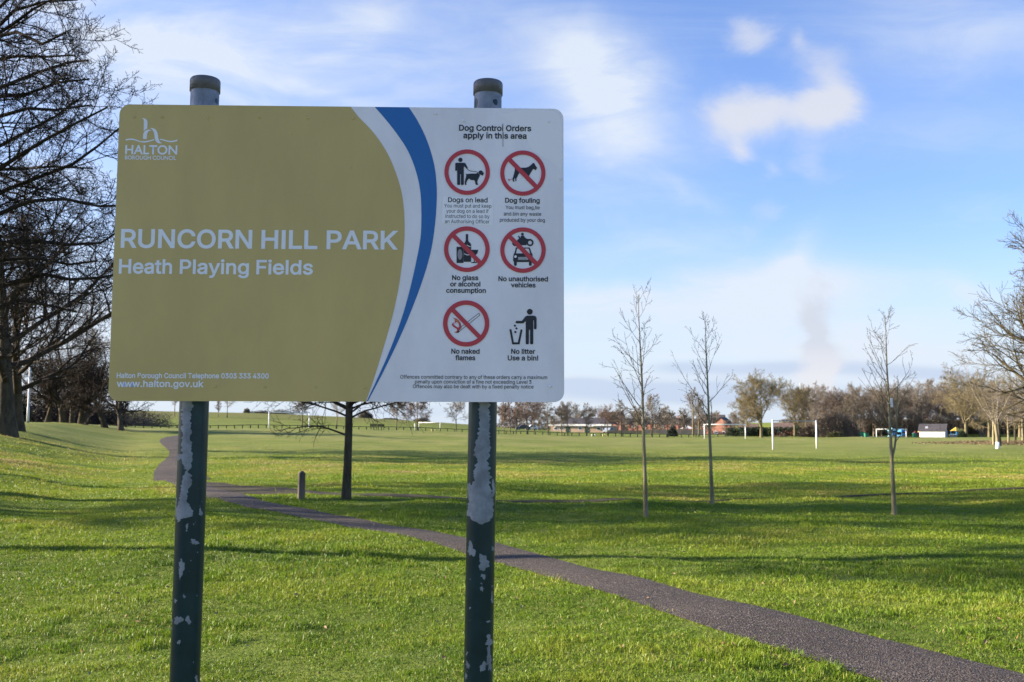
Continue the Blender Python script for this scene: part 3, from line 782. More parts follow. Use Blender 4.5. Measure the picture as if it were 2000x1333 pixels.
# low limbs that spread and droop under the board
low = []
for ang_, ln, z0, dr in ((175, 2.3, 1.95, -.045), (200, 2.0, 1.75, -.05), (150, 2.2, 2.05, -.02), (5, 2.2, 1.9, -.02), (-20, 2.6, 2.0, -.005), (40, 2.0, 2.0, .0), (230, 1.9, 1.9, -.03), (-60, 1.8, 1.95, .01), (185, 1.5, 1.35, -.09), (-8, 2.4, 2.0, -.03), (15, 1.7, 1.7, -.05), (-35, 1.9, 1.8, -.04)):
    a = R(ang_); low.append((np.array([[.02, 0, z0]]), np.array([[math.cos(a) * .9, math.sin(a) * .9, .42]]), ln, dr))
p0 = np.concatenate([l[0] for l in low]); d0 = nrm(np.concatenate([l[1] for l in low])); LL = np.array([l[2] for l in low])
PL = path3(r_, p0, d0, LL, 9, .10, np.array([l[3] for l in low]))
RL = .024 * np.linspace(1, .2, 9)[None] * np.ones((len(low), 1))
lvL = [(PL, RL)]
cur = (PL, RL, LL)
sub = []
for i in range(len(low)):
    sub.append(grow(r_, PL[i], RL[i], [
        dict(n=11, t0=.2, t1=1, ang=44, avar=14, len=.42, prof=lambda s: 1.1 - .6 * s, up=-.01, wig=.16, k=6, rr=.6, end=.3),
        dict(n=7, t0=.1, t1=1, ang=44, avar=16, len=.5, prof=lambda s: 1.0 - .4 * s, up=.01, wig=.18, k=4, rr=.65, end=.5)], .0042))
fx_, fy_ = gp(676, 976)
fe = empty('forked_tree', G3(fx_, fy_)); tag(fe, 'young bare tree with a forked stubby crown standing behind the sign between its posts', 'tree')
M_fk = mat('forked_bark', (.048, .040, .027), (.085, .070, .046), 9, .9, .7, .15, bscale=40, stretch=(1, 1, .3))
obj('trunk', levels_mesh('trunk', lvF[:1], M_fk, (14,)), fe); obj('crown', levels_mesh('crown', lvF[1:], BARK_TWIG, (8, 5, 4, 3)), fe)
allow = [x for s_ in sub for x in s_]
obj('low_branches', levels_mesh('low_branches', allow, BARK_TWIG, [5, 4, 3] * len(sub)), fe)
g = MB()
for a_, tl, hh in ((95, .10, .42), (20, .16, .34), (-140, .2, .30)):
    a_ = R(a_); g.tube([(.05, 0, 2.0), (.05 + math.cos(a_) * tl * .5, math.sin(a_) * tl * .5, 2.0 + hh * .5), (.05 + math.cos(a_) * tl, math.sin(a_) * tl, 2.0 + hh)], [.045, .038, .034], 9)
g.build('cut_limb', mat('cut_wood', (.42, .34, .23), (.28, .22, .15), 14, .8), fe, True)


# three saplings
def sapling(seed, h, r0=.042, fork=None, low=.36):
    r = np.random.default_rng(seed)
    P, rad = trunk_line(r, h, 12, (-.018, 0), .018, r0, .004, .25)
    L = [dict(n=20, t0=low, t1=.985, ang=40, avar=10, len=0, abs=h * .215, prof=lambda s: .30 + .95 * (1 - (s - low) / (1 - low)) ** .8, up=.085, wig=.10, k=7, rr=.42, lvar=.45, end=.25, phr=1.6),
         dict(n=5, t0=.2, t1=1, ang=34, avar=12, len=.36, prof=lambda s: 1.15 - .6 * s, up=.05, wig=.12, k=5, rr=.55, end=.4),
         dict(n=2, t0=.3, t1=1, ang=36, avar=14, len=.40, prof=lambda s: 1.0 - .3 * s, up=.03, wig=.14, k=3, rr=.65, end=.6)]
    return grow(r, P, rad, L, .0032)


SG = 'slim bare saplings on the grass right of the sign'
M_st = mat('sapling_twig', (.10, .080, .045), (.155, .125, .070), 5, .85, 0, .2)
for px_, py_, top_, sd, lb in ((1262, 1010, 558, 1, 'leftmost and tallest bare sapling, nearest the right sign post'), (1391, 986, 600, 2, 'bare sapling in the middle of the three, farthest from the camera'),
                               (1747, 1006, 597, 3, 'rightmost bare sapling, with a small white tag on its stem')):
    x_, y_ = gp(px_, py_); z_ = float(H(x_, y_)); hh = 1.6 + (835 - top_) / FPX * y_ - z_
    s_ = make_tree('sapling', (x_, y_, z_), sapling(40 + sd, hh * .955), lb, 'sapling', SG, BARK_SAP, M_st, (10, 6, 4, 3))
    if sd == 3:
        g = MB(); g.box((.005, -.047, 1.98), (.052, -.041, 2.15)); g.box((-.05, -.05, 2.05), (.05, -.046, 2.062)); g.build('white_tag', M_WHITE, s_, loc=(-.03, 0, 0), bevel=.002)
        rr = np.random.default_rng(3); sub_ = grow(rr, np.array([[-.01, 0, 1.05], [.04, -.01, 1.25], [.08, -.02, 1.55], [.10, -.02, 1.95], [.14, -.02, 2.5]]), np.array([.022, .02, .016, .011, .004]),
                    [dict(n=9, t0=.3, t1=1, ang=40, len=.35, up=.06, wig=.1, k=5, rr=.5), dict(n=3, t0=.3, t1=1, ang=36, len=.4, up=.04, wig=.1, k=3, rr=.6)], .0032)
        obj('second_stem', levels_mesh('second_stem', sub_, BARK_SAP, (7, 4, 3)), s_)


# far woods read as one mass
def wood(name, rows, seed, cm, label, fine=.026):
    r = np.random.default_rng(seed); Vs, Fs, o = [], [], 0
    for px_, dist, h in rows:
        x_, y_ = at(px_, dist); lv = kind(int(r.integers(1e6)), h, .22, .05, 15, h * .36, 46, .06, (9, 7, 4), fine, prof=wide)
        b = np.array([x_, y_, float(H(x_, y_))])
        for (P, Rr), m in zip(lv, (5, 3, 3, 3, 3)):
            V, F = tubes(P, Rr, m); Vs.append(V + b); Fs.append(F + o); o += len(V)
    tag(obj(name, npmesh(name, np.concatenate(Vs), [np.concatenate(Fs)], cm, True)), label, 'woodland', kind='stuff')


rw = np.random.default_rng(77)
wood('brown_woodland', [(1560 + i * 11.5 + rw.uniform(-5, 5), rw.uniform(305, 350), rw.uniform(11.5, 15.0)) for i in range(34)], 1, BARK_BROWN, 'far brown wood of bare trees behind the goals and shed')
wood('reddish_woodland', [(1600 + i * 14.5 + rw.uniform(-6, 6), rw.uniform(308, 350), rw.uniform(9.5, 12.5)) for i in range(27)], 2, BARK_RED, 'far reddish wood of bare trees above the playground')
wood('low_woodland', [(962 + i * 13 + rw.uniform(-6, 6), rw.uniform(330, 400), rw.uniform(4.5, 8.0)) for i in range(38)], 3, BARK_BROWN, 'distant line of low bare trees behind the brick houses')

# ------------------------------------------------------------------ the sign
BW, BH = 1.2, 0.80037
SGN_C = np.array([-0.460176420, 2.71298918, 2.06785526]); SGN_R = (0.0261470052, 0.00230383522, -0.0115559943)
_cy, _sy = math.cos(SGN_R[0]), math.sin(SGN_R[0]); _cr, _sr = math.cos(SGN_R[1]), math.sin(SGN_R[1]); _ct, _st = math.cos(SGN_R[2]), math.sin(SGN_R[2])
SR = np.array([[_cy, -_sy, 0], [_sy, _cy, 0], [0, 0, 1]]) @ np.array([[_cr, 0, _sr], [0, 1, 0], [-_sr, 0, _cr]]) @ np.array([[1, 0, 0], [0, _ct, -_st], [0, _st, _ct]])
S_RT, S_N, S_UP = SR[:, 0], SR[:, 1], SR[:, 2]
S_M = Matrix(((SR[0][0], SR[0][1], SR[0][2], SGN_C[0]), (SR[1][0], SR[1][1], SR[1][2], SGN_C[1]), (SR[2][0], SR[2][1], SR[2][2], SGN_C[2]), (0, 0, 0, 1)))


def bp(px, py):
    """point of the board's face (metres right and up of its centre) behind a photograph pixel"""
    d = pxdir(px, py); t = ((SGN_C - CAM) @ S_N) / (d @ S_N); p = CAM + t * d - SGN_C
    return float(p @ S_RT), float(p @ S_UP)


def mat_print(name, c, var=.06, rough=.38, spec=.35):
    m = bpy.data.materials.new(name); m.use_nodes = True
    T = NT(m.node_tree); b = m.node_tree.nodes['Principled BSDF']
    v = T.n('ShaderNodeTexCoord').outputs['Object']
    d = T.ss(T.noise(T.scale(v, (1, 1, .45)), 4.0, 6, .65), .3, .7, 1 - var, 1 + var * .4)
    k = T.ss(T.noise(v, 55, 3, .6), .70, .78, 1.0, .72)
    cc = T.mix(1.0, c, T.n('ShaderNodeCombineColor').outputs[0], 'MULTIPLY')
    nd = [n for n in m.node_tree.nodes if n.type == 'COMBINE_COLOR'][0]
    kk = T.m('MULTIPLY', d, k)
    for i in range(3): T.L.new(kk, nd.inputs[i])
    T.L.new(cc, b.inputs['Base Color']); b.inputs['Roughness'].default_value = rough; b.inputs['Specular IOR Level'].default_value = spec
    bn = T.n('ShaderNodeBump'); bn.inputs['Strength'].default_value = .05; bn.inputs['Distance'].default_value = .01
    T.L.new(T.noise(v, 9, 2, .5), bn.inputs['Height']); T.L.new(bn.outputs[0], b.inputs['Normal'])
    return m


M_BWHITE = mat_print('board_white', (.83, .755, .80), .11)
M_GOLD = mat_print('board_gold', (.555, .395, .145), .10)
M_BLUE = mat_print('board_blue', (.020, .135, .40), .05)
M_RED = mat_print('sign_red', (.52, .045, .060), .05)
M_BLACK = mat_print('sign_black', (.016, .018, .024), .03)
M_TXT = mat_print('letter_white', (.80, .77, .82), .05)
M_GREY = mat_print('sign_grey', (.28, .24, .27), .03)
M_STICK = mat_print('sticker_white', (.89, .82, .86), .03)
M_FADE = mat_print('faded_white', (.87, .80, .83), .02)
M_ORANGE = mat_print('flame_orange', (.62, .22, .05), .03)
M_ALU = mat('galvanised', (.34, .36, .40), (.24, .26, .30), 14, .45, .1, .5, .55, bscale=60)
M_DIRT = mat('dirt_mark', (.22, .20, .17), (.35, .33, .30), 30, .8)

sign = empty('information_sign', (0, 0, 0)); sign.matrix_world = Matrix.Identity(4)
_gz = float(H(SGN_C[0], SGN_C[1]))
sign.location = (SGN_C[0], SGN_C[1], _gz)
tag(sign, 'park information sign, gold and white board on two peeling green posts', 'sign')
inv = Matrix.Translation((-SGN_C[0], -SGN_C[1], -_gz)) @ S_M      # board frame inside the sign's frame


def rrect(w, h, r, n=8):
    P = []
    for cx, cz, a0 in ((w / 2 - r, h / 2 - r, 0), (-w / 2 + r, h / 2 - r, 90), (-w / 2 + r, -h / 2 + r, 180), (w / 2 - r, -h / 2 + r, 270)):
        for i in range(n + 1): a = R(a0 + 90 * i / n); P.append((cx + r * math.cos(a), cz + r * math.sin(a)))
    return P


CR = .028
b_ = MB(); b_.prism(rrect(BW, BH, CR, 10), 0.0, .004)
board = b_.build('board', M_BWHITE, sign); board.matrix_local = inv
BOARD_OUT = rrect(BW - .0005, BH - .0005, CR, 10)


def flat(name, loops, mt, lift, parent=None, mis=None):
    """printed area: list of closed outlines (even-odd holes) in board metres, as a thin filled sheet in front of the face"""
    cu = bpy.data.curves.new('c', 'CURVE'); cu.dimensions = '2D'; cu.fill_mode = 'FRONT'
    for lp in loops:
        s = cu.splines.new('POLY'); s.points.add(len(lp) - 1)
        for i, (a, b) in enumerate(lp): s.points[i].co = (a, b, 0, 1)
        s.use_cyclic_u = True
    return curve_obj(name, cu, mt, lift, parent)


def curve_obj(name, cu, mt, lift, parent=None):
    o = bpy.data.objects.new('c', cu); COL.objects.link(o)
    dg = bpy.context.evaluated_depsgraph_get()
    me = bpy.data.meshes.new_from_object(o.evaluated_get(dg)); bpy.data.objects.remove(o); bpy.data.curves.remove(cu)
    n = len(me.vertices); co = np.zeros(n * 3, np.float32); me.vertices.foreach_get('co', co); co = co.reshape(-1, 3)
    me.vertices.foreach_set('co', np.stack([co[:, 0], np.full(n, -lift, np.float32), co[:, 1]], 1).ravel())
    me.name = name; me.materials.clear(); me.materials.append(mt); me.update()
    return obj(name, me, parent or board)


def bez(pts, it=3):
    P = [np.array(p, float) for p in pts]
    for _ in range(it):
        Q = [P[0]]
        for a, b in zip(P[:-1], P[1:]): Q += [a * .75 + b * .25, a * .25 + b * .75]
        P = Q + [P[-1]]
    return [tuple(p) for p in P]


def clip_poly(lp, edges):
    return lp


# gold field: everything left of a long curve, inside the rounded board
gcv = [bp(*p) for p in bez([(676, 196), (684, 208), (702, 231), (721.6, 250), (741, 274), (760, 305), (774, 339), (784, 372), (789, 405), (790.5, 440), (790, 470), (787, 502), (779.7, 559), (767, 618), (749, 680), (730, 742), (711, 795)], 2)]
top, bot = BH / 2 - .00025, -BH / 2 + .00025
gcv = [p for p in gcv if bot < p[1] < top]
left = [p for p in BOARD_OUT if p[0] < 0]
xt = gcv[0][0] + (gcv[0][0] - gcv[1][0]) / (gcv[0][1] - gcv[1][1]) * (top - gcv[0][1])
xb = gcv[-1][0] + (gcv[-1][0] - gcv[-2][0]) / (gcv[-1][1] - gcv[-2][1]) * (bot - gcv[-1][1])
flat('gold_panel', [left + [(xb, bot)] + gcv[::-1] + [(xt, top)]], M_GOLD, .0005)
bl_ = [bp(*p) for p in bez([(720, 195), (729, 206), (753, 233), (774, 260), (793.6, 288), (808, 319.6), (819, 358), (823, 394), (823, 450), (820, 476), (815, 502), (806, 544), (793.6, 593.6), (779.7, 637), (761, 686.6), (739, 736), (716.5, 784)], 2)]
br_ = [bp(*p) for p in bez([(788, 195), (796, 207), (813, 231), (830, 264), (841.6, 295.6), (850, 329), (853.3, 365), (853.3, 389), (851.5, 423), (846, 470), (838, 508), (823, 556), (805, 603), (786, 649), (764, 696), (742.5, 739), (718.5, 784)], 2)]


def cutends(c):
    c = [p for p in c if bot < p[1] < top]
    f = lambda a, b, v: (a[0] + (a[0] - b[0]) / (a[1] - b[1]) * (v - a[1]), v)
    return [f(c[0], c[1], top)] + c + [f(c[-1], c[-2], bot)]


bl_, br_ = cutends(bl_), cutends(br_)
flat('blue_stripe', [bl_ + br_[::-1]], M_BLUE, .0006)
# pale water mark in the upper right corner and a sticker
fade = [bp(*p) for p in bez([(975, 225), (988, 232), (1010, 248), (1030, 272), (1036, 292), (1052, 303), (1074, 314), (1092, 330), (1097, 342)], 2)] + [bp(1098, 290), bp(1098, 240), bp(1092, 222), bp(1080, 217), bp(1020, 215)]
flat('water_mark', [fade], M_FADE, .0004)
flat('sticker', [[bp(864.5, 384), bp(963, 388), bp(962.5, 441), bp(862.5, 437)]], M_STICK, .0007)
flat('drip_mark', [[bp(981.3, 242), bp(983, 242), bp(982.8, 262), bp(983, 287), bp(981.8, 287)]], M_DIRT, .0012)

GLY = {'!':[196,[[56,24,66,9,81,-1,98,-4,116,-1,130,9,140,24,143,41,140,58,130,73,116,83,98,86,81,83,66,73,56,58,52,41],[63,509,67,160,128,160,132,509]]],',':[188,[[68,71,38,-119,84,-119,137,71]]],'.':[188,[[53,24,63,9,78,-1,95,-4,113,-1,128,9,138,24,141,41,138,59,128,73,113,83,95,87,78,83,63,73,53,59,50,41]]],'0':[453,[[60,144,69,113,80,86,95,62,111,41,130,24,151,11,174,1,199,-5,227,-7,254,-5,279,1,302,11,323,24,342,41,359,62,373,86,384,113,393,144,400,178,404,214,405,254,404,294,400,330,393,364,384,395,372,422,358,447,342,467,323,484,302,498,279,508,254,514,227,516,200,514,174,508,151,498,130,484,112,467,95,447,81,422,69,395,60,364,53,330,49,294,48,254,49,214,53,178],[117,168,110,223,110,285,117,341,131,387,140,405,151,422,163,435,177,446,192,453,209,458,227,460,245,458,261,453,276,446,290,435,303,422,313,405,323,387,336,341,343,285,343,223,336,168,323,122,313,103,303,87,290,74,276,63,261,56,245,51,227,50,209,51,192,56,177,63,163,74,151,87,140,103,131,122]]],'3':[453,[[44,132,46,111,52,91,60,74,70,57,83,43,98,30,114,19,152,2,195,-6,243,-6,266,-2,288,4,309,12,327,23,344,36,358,50,370,66,380,84,387,103,392,123,393,145,392,166,387,186,381,205,371,222,359,239,344,253,327,265,308,276,287,284,264,288,239,290,221,289,372,461,372,509,70,509,70,452,288,452,288,448,157,299,157,248,223,247,260,240,288,226,308,207,322,184,328,158,328,130,321,104,307,83,287,67,262,56,234,51,204,50,178,55,154,64,134,78,120,97,111,119,109,132]]],'4':[453,[[40,158,40,105,282,105,282,0,343,0,343,105,413,105,413,163,343,163,343,318,282,318,282,163,109,163,109,166,311,509,247,509]]],'A':[480,[[16,0,85,0,135,142,344,142,395,0,463,0,276,509,201,509],[239,456,287,302,324,199,154,199]]],'B':[456,[[125,57,125,231,264,230,293,224,317,211,335,194,348,173,355,149,354,120,349,105,341,92,330,80,315,70,296,63,272,58],[60,509,60,0,275,1,301,4,324,10,344,18,362,28,377,39,390,52,400,67,408,83,417,117,417,155,409,189,394,216,374,237,351,252,327,261,315,262,315,267,347,280,365,293,380,310,392,331,397,358,397,392,388,426,381,442,371,456,359,469,345,481,329,491,310,499,289,504,266,508],[125,285,125,452,263,450,283,446,299,439,313,429,323,417,330,403,334,388,335,359,329,337,316,317,299,302,277,291,252,286]]],'C':[510,[[70,115,86,88,104,63,126,42,150,25,177,11,205,1,235,-5,286,-6,323,0,357,11,388,28,416,49,438,76,457,107,469,142,473,160,408,160,395,125,375,96,348,74,315,60,280,53,245,54,223,59,203,66,184,76,166,89,151,105,137,123,125,145,116,168,109,194,105,223,103,254,105,285,109,314,116,340,125,364,137,385,150,403,166,419,184,432,203,443,223,450,245,454,280,455,315,449,348,435,375,413,395,384,408,348,473,348,463,385,448,418,427,447,402,471,373,490,340,504,305,513,267,516,235,514,205,508,177,498,150,484,126,466,104,445,86,421,70,393,57,362,48,329,42,293,40,254,42,215,48,179,57,146]]],'D':[502,[[60,509,60,0,219,0,256,2,291,8,322,17,351,31,376,48,398,68,417,92,433,119,446,149,455,181,460,217,462,255,460,293,455,329,446,361,433,391,418,418,399,441,377,461,353,478,325,492,294,501,261,507,225,509],[249,450,275,446,299,438,320,428,338,415,354,399,368,381,379,361,388,337,394,312,398,285,399,255,398,226,394,198,388,172,379,149,368,128,354,110,337,94,318,81,296,70,272,63,244,58,125,57,125,452]]],'F':[410,[[125,0,125,221,346,221,346,278,125,278,125,452,369,452,369,509,60,509,60,0]]],'H':[517,[[60,0,125,0,125,232,392,232,392,0,457,0,457,509,392,509,392,289,125,289,125,509,60,509]]],'I':[300,[[31,57,31,0,269,0,269,57,183,57,183,452,269,452,269,509,31,509,31,452,118,452,118,57]]],'K':[467,[[60,509,60,0,125,0,125,167,198,245,372,0,449,0,243,288,448,509,364,509,124,242,125,509]]],'L':[393,[[60,509,60,0,361,0,361,57,125,57,125,509]]],'N':[523,[[120,430,202,290,387,0,463,0,463,509,399,509,403,78,343,183,136,509,60,509,60,0,125,0,125,298]]],'O':[533,[[57,146,70,115,86,88,105,63,126,42,150,25,177,11,205,1,235,-5,267,-7,299,-5,329,1,357,11,384,25,408,42,429,63,448,88,464,115,477,146,486,179,491,215,493,254,491,293,486,329,477,362,464,393,448,421,429,445,408,466,384,484,357,498,329,508,299,514,267,516,235,514,205,508,177,498,150,484,126,466,105,445,86,421,70,393,57,362,48,329,42,293,40,254,42,215,48,179],[125,144,116,168,109,194,105,223,103,254,105,285,109,314,116,340,125,364,137,385,151,404,167,420,184,433,203,443,223,450,245,454,267,456,289,454,310,450,330,443,349,433,367,420,383,404,396,386,408,365,418,341,425,314,429,286,430,254,429,223,425,194,418,168,408,144,396,123,383,105,367,89,349,76,330,66,310,59,289,54,267,53,245,54,223,59,203,66,184,76,167,89,151,105,137,123]]],'P':[445,[[60,0,125,0,125,186,263,187,289,191,312,198,332,207,350,219,366,233,379,248,390,265,398,284,404,304,407,325,407,370,404,391,398,411,390,430,379,447,366,462,350,476,332,487,312,497,289,503,263,507,60,509],[233,242,125,242,125,452,251,451,284,444,308,431,326,413,338,389,344,362,344,333,338,306,327,282,308,264,284,250,269,246]]],'R':[449,[[60,0,125,0,125,198,247,198,353,0,428,0,314,209,333,217,351,228,367,240,380,255,390,271,399,290,405,309,408,330,408,374,405,395,399,415,390,433,380,450,367,465,351,478,333,489,313,497,290,504,264,507,60,509],[252,451,284,445,309,433,327,415,339,393,344,367,344,338,339,312,327,290,309,273,284,262,252,256,125,255,125,452]]],'T':[449,[[32,509,32,452,193,452,193,0,257,0,257,452,417,452,417,509]]],'U':[517,[[62,148,66,124,74,101,85,80,98,60,114,43,133,28,154,15,177,5,203,-2,230,-7,259,-8,288,-7,315,-2,340,5,363,15,384,28,403,43,419,60,433,80,443,101,451,124,456,148,457,173,457,509,393,509,392,160,384,128,368,99,345,77,315,61,279,53,239,53,203,61,173,77,150,99,133,128,125,160,124,509,60,509,60,173]]],'Y':[472,[[91,509,16,509,203,208,203,0,268,0,268,208,455,509,381,509,244,280,237,262,192,344]]],'a':[389,[[80,12,110,-1,142,-8,176,-8,203,-3,236,12,264,38,272,52,277,52,277,0,337,0,336,272,329,306,315,333,296,353,275,367,239,379,194,384,148,379,118,370,91,355,67,335,48,308,41,291,100,274,118,301,140,318,159,326,196,331,220,329,240,322,256,311,267,297,273,279,275,248,270,238,252,230,112,207,78,193,58,179,43,161,34,138,30,108,35,73,40,58,57,32],[102,72,94,87,92,105,95,124,103,139,125,155,270,186,276,190,275,126,269,104,257,83,239,66,216,53,187,46,149,47,121,56,114,61]]],'b':[424,[[53,0,112,0,112,59,118,59,145,24,172,4,198,-5,229,-8,252,-7,274,-2,294,5,313,16,330,29,346,45,359,64,370,84,379,108,385,133,389,160,390,189,389,218,385,245,379,270,370,293,359,313,345,332,330,347,313,361,294,371,274,378,252,383,212,384,183,378,152,360,118,319,114,319,114,509,53,509],[113,210,120,247,132,278,150,302,161,312,174,320,188,325,220,330,237,329,253,325,267,319,280,311,301,290,316,261,325,227,328,189,325,151,316,117,301,88,279,66,267,57,253,51,237,48,204,48,188,51,174,57,162,65,140,86,125,115,116,150,113,169]]],'c':[396,[[56,85,68,64,82,46,98,30,117,16,137,6,159,-2,182,-7,221,-8,261,-1,296,15,325,37,348,67,363,102,304,117,292,89,271,66,243,52,207,46,189,48,173,51,158,57,145,66,124,89,108,117,99,151,96,187,99,224,108,258,124,287,145,310,158,319,173,325,189,329,226,329,257,319,281,301,298,276,303,262,362,277,347,312,324,341,295,362,260,377,221,384,182,383,159,378,137,371,117,360,98,346,82,330,68,312,56,291,46,268,40,243,36,216,34,187,36,159,40,133,46,108]]],'d':[424,[[46,108,55,84,66,64,79,45,94,29,111,16,130,5,151,-2,172,-7,212,-7,241,-1,272,17,307,59,313,59,313,0,372,0,372,509,311,509,311,319,306,319,280,353,253,373,228,381,196,384,173,383,151,378,131,371,112,361,95,347,79,332,66,313,55,293,46,270,39,245,35,218,34,189,35,160,39,133],[103,133,97,170,97,209,103,245,115,276,133,301,145,311,157,319,172,325,187,329,221,329,237,325,251,320,263,312,284,291,300,263,309,229,312,189,309,150,299,115,284,86,263,65,250,57,236,51,221,48,188,48,172,51,158,57,145,66,124,88,115,101]]],'e':[404,[[35,159,40,132,46,108,56,85,68,64,82,46,98,30,117,16,138,6,161,-2,185,-7,231,-7,266,-1,298,11,324,29,345,51,360,77,365,91,306,105,292,80,271,61,244,50,212,46,179,50,151,61,128,80,110,106,100,139,96,169,371,169,370,219,363,263,350,299,331,329,307,351,280,368,251,379,221,384,180,383,157,378,135,370,115,359,97,346,81,329,67,311,55,290,46,267,39,242,35,215,34,187],[99,241,109,270,125,294,146,313,159,321,189,329,222,329,250,321,273,305,291,282,303,254,309,221,96,221]]],'f':[254,[[162,466,182,473,227,468,243,521,197,530,161,527,135,519,113,505,96,486,84,461,81,432,81,379,6,379,6,327,81,327,81,0,142,0,142,327,228,327,228,379,142,379,142,431,149,452,154,460]]],'g':[425,[[73,-101,93,-119,119,-134,150,-144,187,-150,229,-150,271,-142,308,-127,324,-117,338,-104,350,-90,360,-73,367,-54,371,-32,372,-9,372,379,313,379,313,319,308,319,281,353,253,373,228,382,196,384,173,383,152,378,131,371,112,361,95,347,80,332,66,314,55,293,46,271,39,246,35,220,34,191,35,163,39,136,46,112,55,90,67,71,80,53,95,39,113,27,132,17,152,10,173,6,212,5,241,11,272,28,306,68,311,68,311,-6,310,-28,304,-47,295,-62,282,-75,267,-85,249,-92,229,-96,192,-97,165,-92,136,-78,101,-41,51,-69],[103,138,97,173,97,212,103,246,115,277,134,302,145,312,158,320,172,325,188,329,222,329,237,325,251,320,275,303,293,278,305,248,312,212,312,172,305,137,293,107,275,84,251,68,222,60,188,60,158,68,134,85,116,108]]],'h':[410,[[53,509,53,0,114,0,114,243,121,271,133,293,150,311,172,322,197,328,229,328,246,323,260,315,273,304,283,291,290,275,295,256,296,235,296,0,357,0,356,264,353,285,348,304,341,321,332,336,321,349,309,360,295,369,264,380,227,384,207,383,187,379,169,372,152,362,137,349,124,332,114,315,114,509]]],'i':[167,[[44,468,54,455,67,446,84,443,100,446,114,455,123,468,126,483,123,499,114,512,100,521,84,524,67,521,54,512,44,499,41,483],[53,379,53,0,114,0,114,379]]],'k':[381,[[114,212,114,509,53,509,53,0,114,0,114,140,154,178,294,0,372,0,201,217,360,379,284,379,121,212]]],'l':[189,[[53,509,53,84,54,65,58,47,65,33,74,20,86,10,101,3,119,-1,181,3,170,54,137,53,124,58,117,68,114,99,114,509]]],'m':[610,[[114,0,114,253,121,278,132,299,148,314,168,325,188,330,215,329,229,326,242,320,253,311,262,301,269,288,273,275,274,260,274,0,335,0,336,259,341,280,351,299,365,314,384,324,406,330,433,329,447,326,460,321,473,313,483,302,490,289,494,273,496,254,496,0,557,0,556,276,548,313,532,342,510,364,483,378,453,385,422,385,394,380,368,369,347,353,329,332,317,310,309,331,299,347,287,361,273,372,257,380,239,385,207,386,183,380,161,370,141,355,125,335,112,310,112,379,53,379,53,0]]],'n':[410,[[114,0,114,243,121,271,133,293,150,311,172,322,197,328,229,328,246,323,260,315,273,304,283,291,290,275,295,256,296,235,296,0,357,0,356,264,353,285,348,304,341,321,332,336,321,349,309,360,295,369,264,380,227,384,207,383,187,379,169,372,152,362,137,349,124,332,112,311,112,379,53,379,53,0]]],'o':[415,[[46,108,56,85,68,64,82,46,98,30,117,16,137,6,159,-2,182,-7,207,-8,233,-7,256,-2,278,6,299,16,317,30,333,46,347,64,359,85,369,108,376,133,380,159,381,187,380,216,376,243,369,268,359,291,347,312,333,330,317,346,299,360,278,371,256,378,233,383,207,384,182,383,159,378,137,371,117,360,98,346,82,330,68,312,56,291,46,268,40,243,36,216,34,187,36,159,40,133],[103,134,97,169,97,206,103,242,115,274,134,300,145,310,158,319,173,325,189,329,207,330,226,329,242,325,257,319,270,310,292,287,307,258,316,224,319,187,316,151,307,117,292,89,270,66,257,57,242,51,226,48,207,46,189,48,173,51,158,57,145,66,124,89,115,102]]],'p':[424,[[113,210,120,247,132,278,150,302,161,312,174,320,188,325,220,330,237,329,253,325,267,319,280,311,301,290,316,261,325,227,328,189,325,151,316,117,301,88,279,66,267,57,253,51,237,48,204,48,188,51,174,57,162,65,140,86,125,115,116,150,113,169],[112,319,112,379,53,379,53,-143,114,-143,114,59,118,59,145,24,173,4,198,-5,229,-8,252,-7,274,-2,294,5,313,16,330,29,346,45,359,64,370,84,379,108,385,133,389,160,390,189,389,218,385,245,379,270,370,293,359,313,345,332,330,347,313,361,294,371,274,378,252,383,212,384,183,378,152,360,118,319]]],'r':[259,[[112,321,112,379,53,379,53,0,114,0,114,250,121,273,132,293,149,309,170,319,194,325,243,322,243,384,196,384,166,375,140,358,130,347,122,335,115,321]]],'s':[365,[[62,38,84,18,112,3,145,-5,182,-8,223,-5,260,6,290,24,312,47,321,61,326,75,330,90,331,107,330,125,325,142,317,158,306,171,292,183,275,194,254,202,157,227,133,237,117,250,110,267,110,289,114,299,121,308,131,317,143,324,171,332,205,331,219,328,232,323,251,307,264,288,268,277,324,290,314,316,299,339,279,358,254,372,223,381,187,384,149,381,115,370,87,354,65,332,57,319,51,305,48,290,47,274,48,255,53,237,61,222,72,208,87,196,104,186,125,177,225,151,246,142,260,129,267,112,267,91,262,81,255,71,244,62,232,55,217,50,181,45,150,49,124,60,114,69,105,79,99,92,94,107,36,94,45,63]]],'t':[227,[[150,53,136,61,128,76,126,98,126,327,204,327,204,379,126,379,126,471,65,471,65,379,6,379,6,327,65,327,65,93,67,71,72,52,80,35,92,21,107,10,125,2,145,-3,213,2,202,54,170,50]]],'u':[410,[[53,379,54,116,57,95,62,76,69,59,78,44,89,31,101,20,115,11,146,-1,182,-5,203,-4,222,0,240,7,257,17,272,30,286,47,298,69,298,0,357,0,357,379,296,379,295,137,289,109,276,86,259,69,238,57,213,51,181,52,164,56,150,64,137,75,127,89,119,105,115,123,114,144,114,379]]],'v':[389,[[84,379,17,379,163,0,226,0,371,379,305,379,207,104,195,58,182,104]]],'w':[567,[[87,379,23,379,138,0,199,0,284,309,319,172,368,0,429,0,545,379,480,379,397,67,362,214,316,379,252,379,170,67,133,214]]],'x':[379,[[21,0,91,0,189,155,231,85,287,0,358,0,224,192,352,379,282,379,191,232,147,306,100,379,29,379,155,194]]],'y':[389,[[91,-145,117,-143,139,-136,159,-124,177,-107,198,-72,371,379,305,379,195,58,165,155,84,379,17,379,163,-1,141,-58,130,-74,118,-84,96,-90,61,-86,47,-139]]],' ':[188,[]]}
XH = 509.0
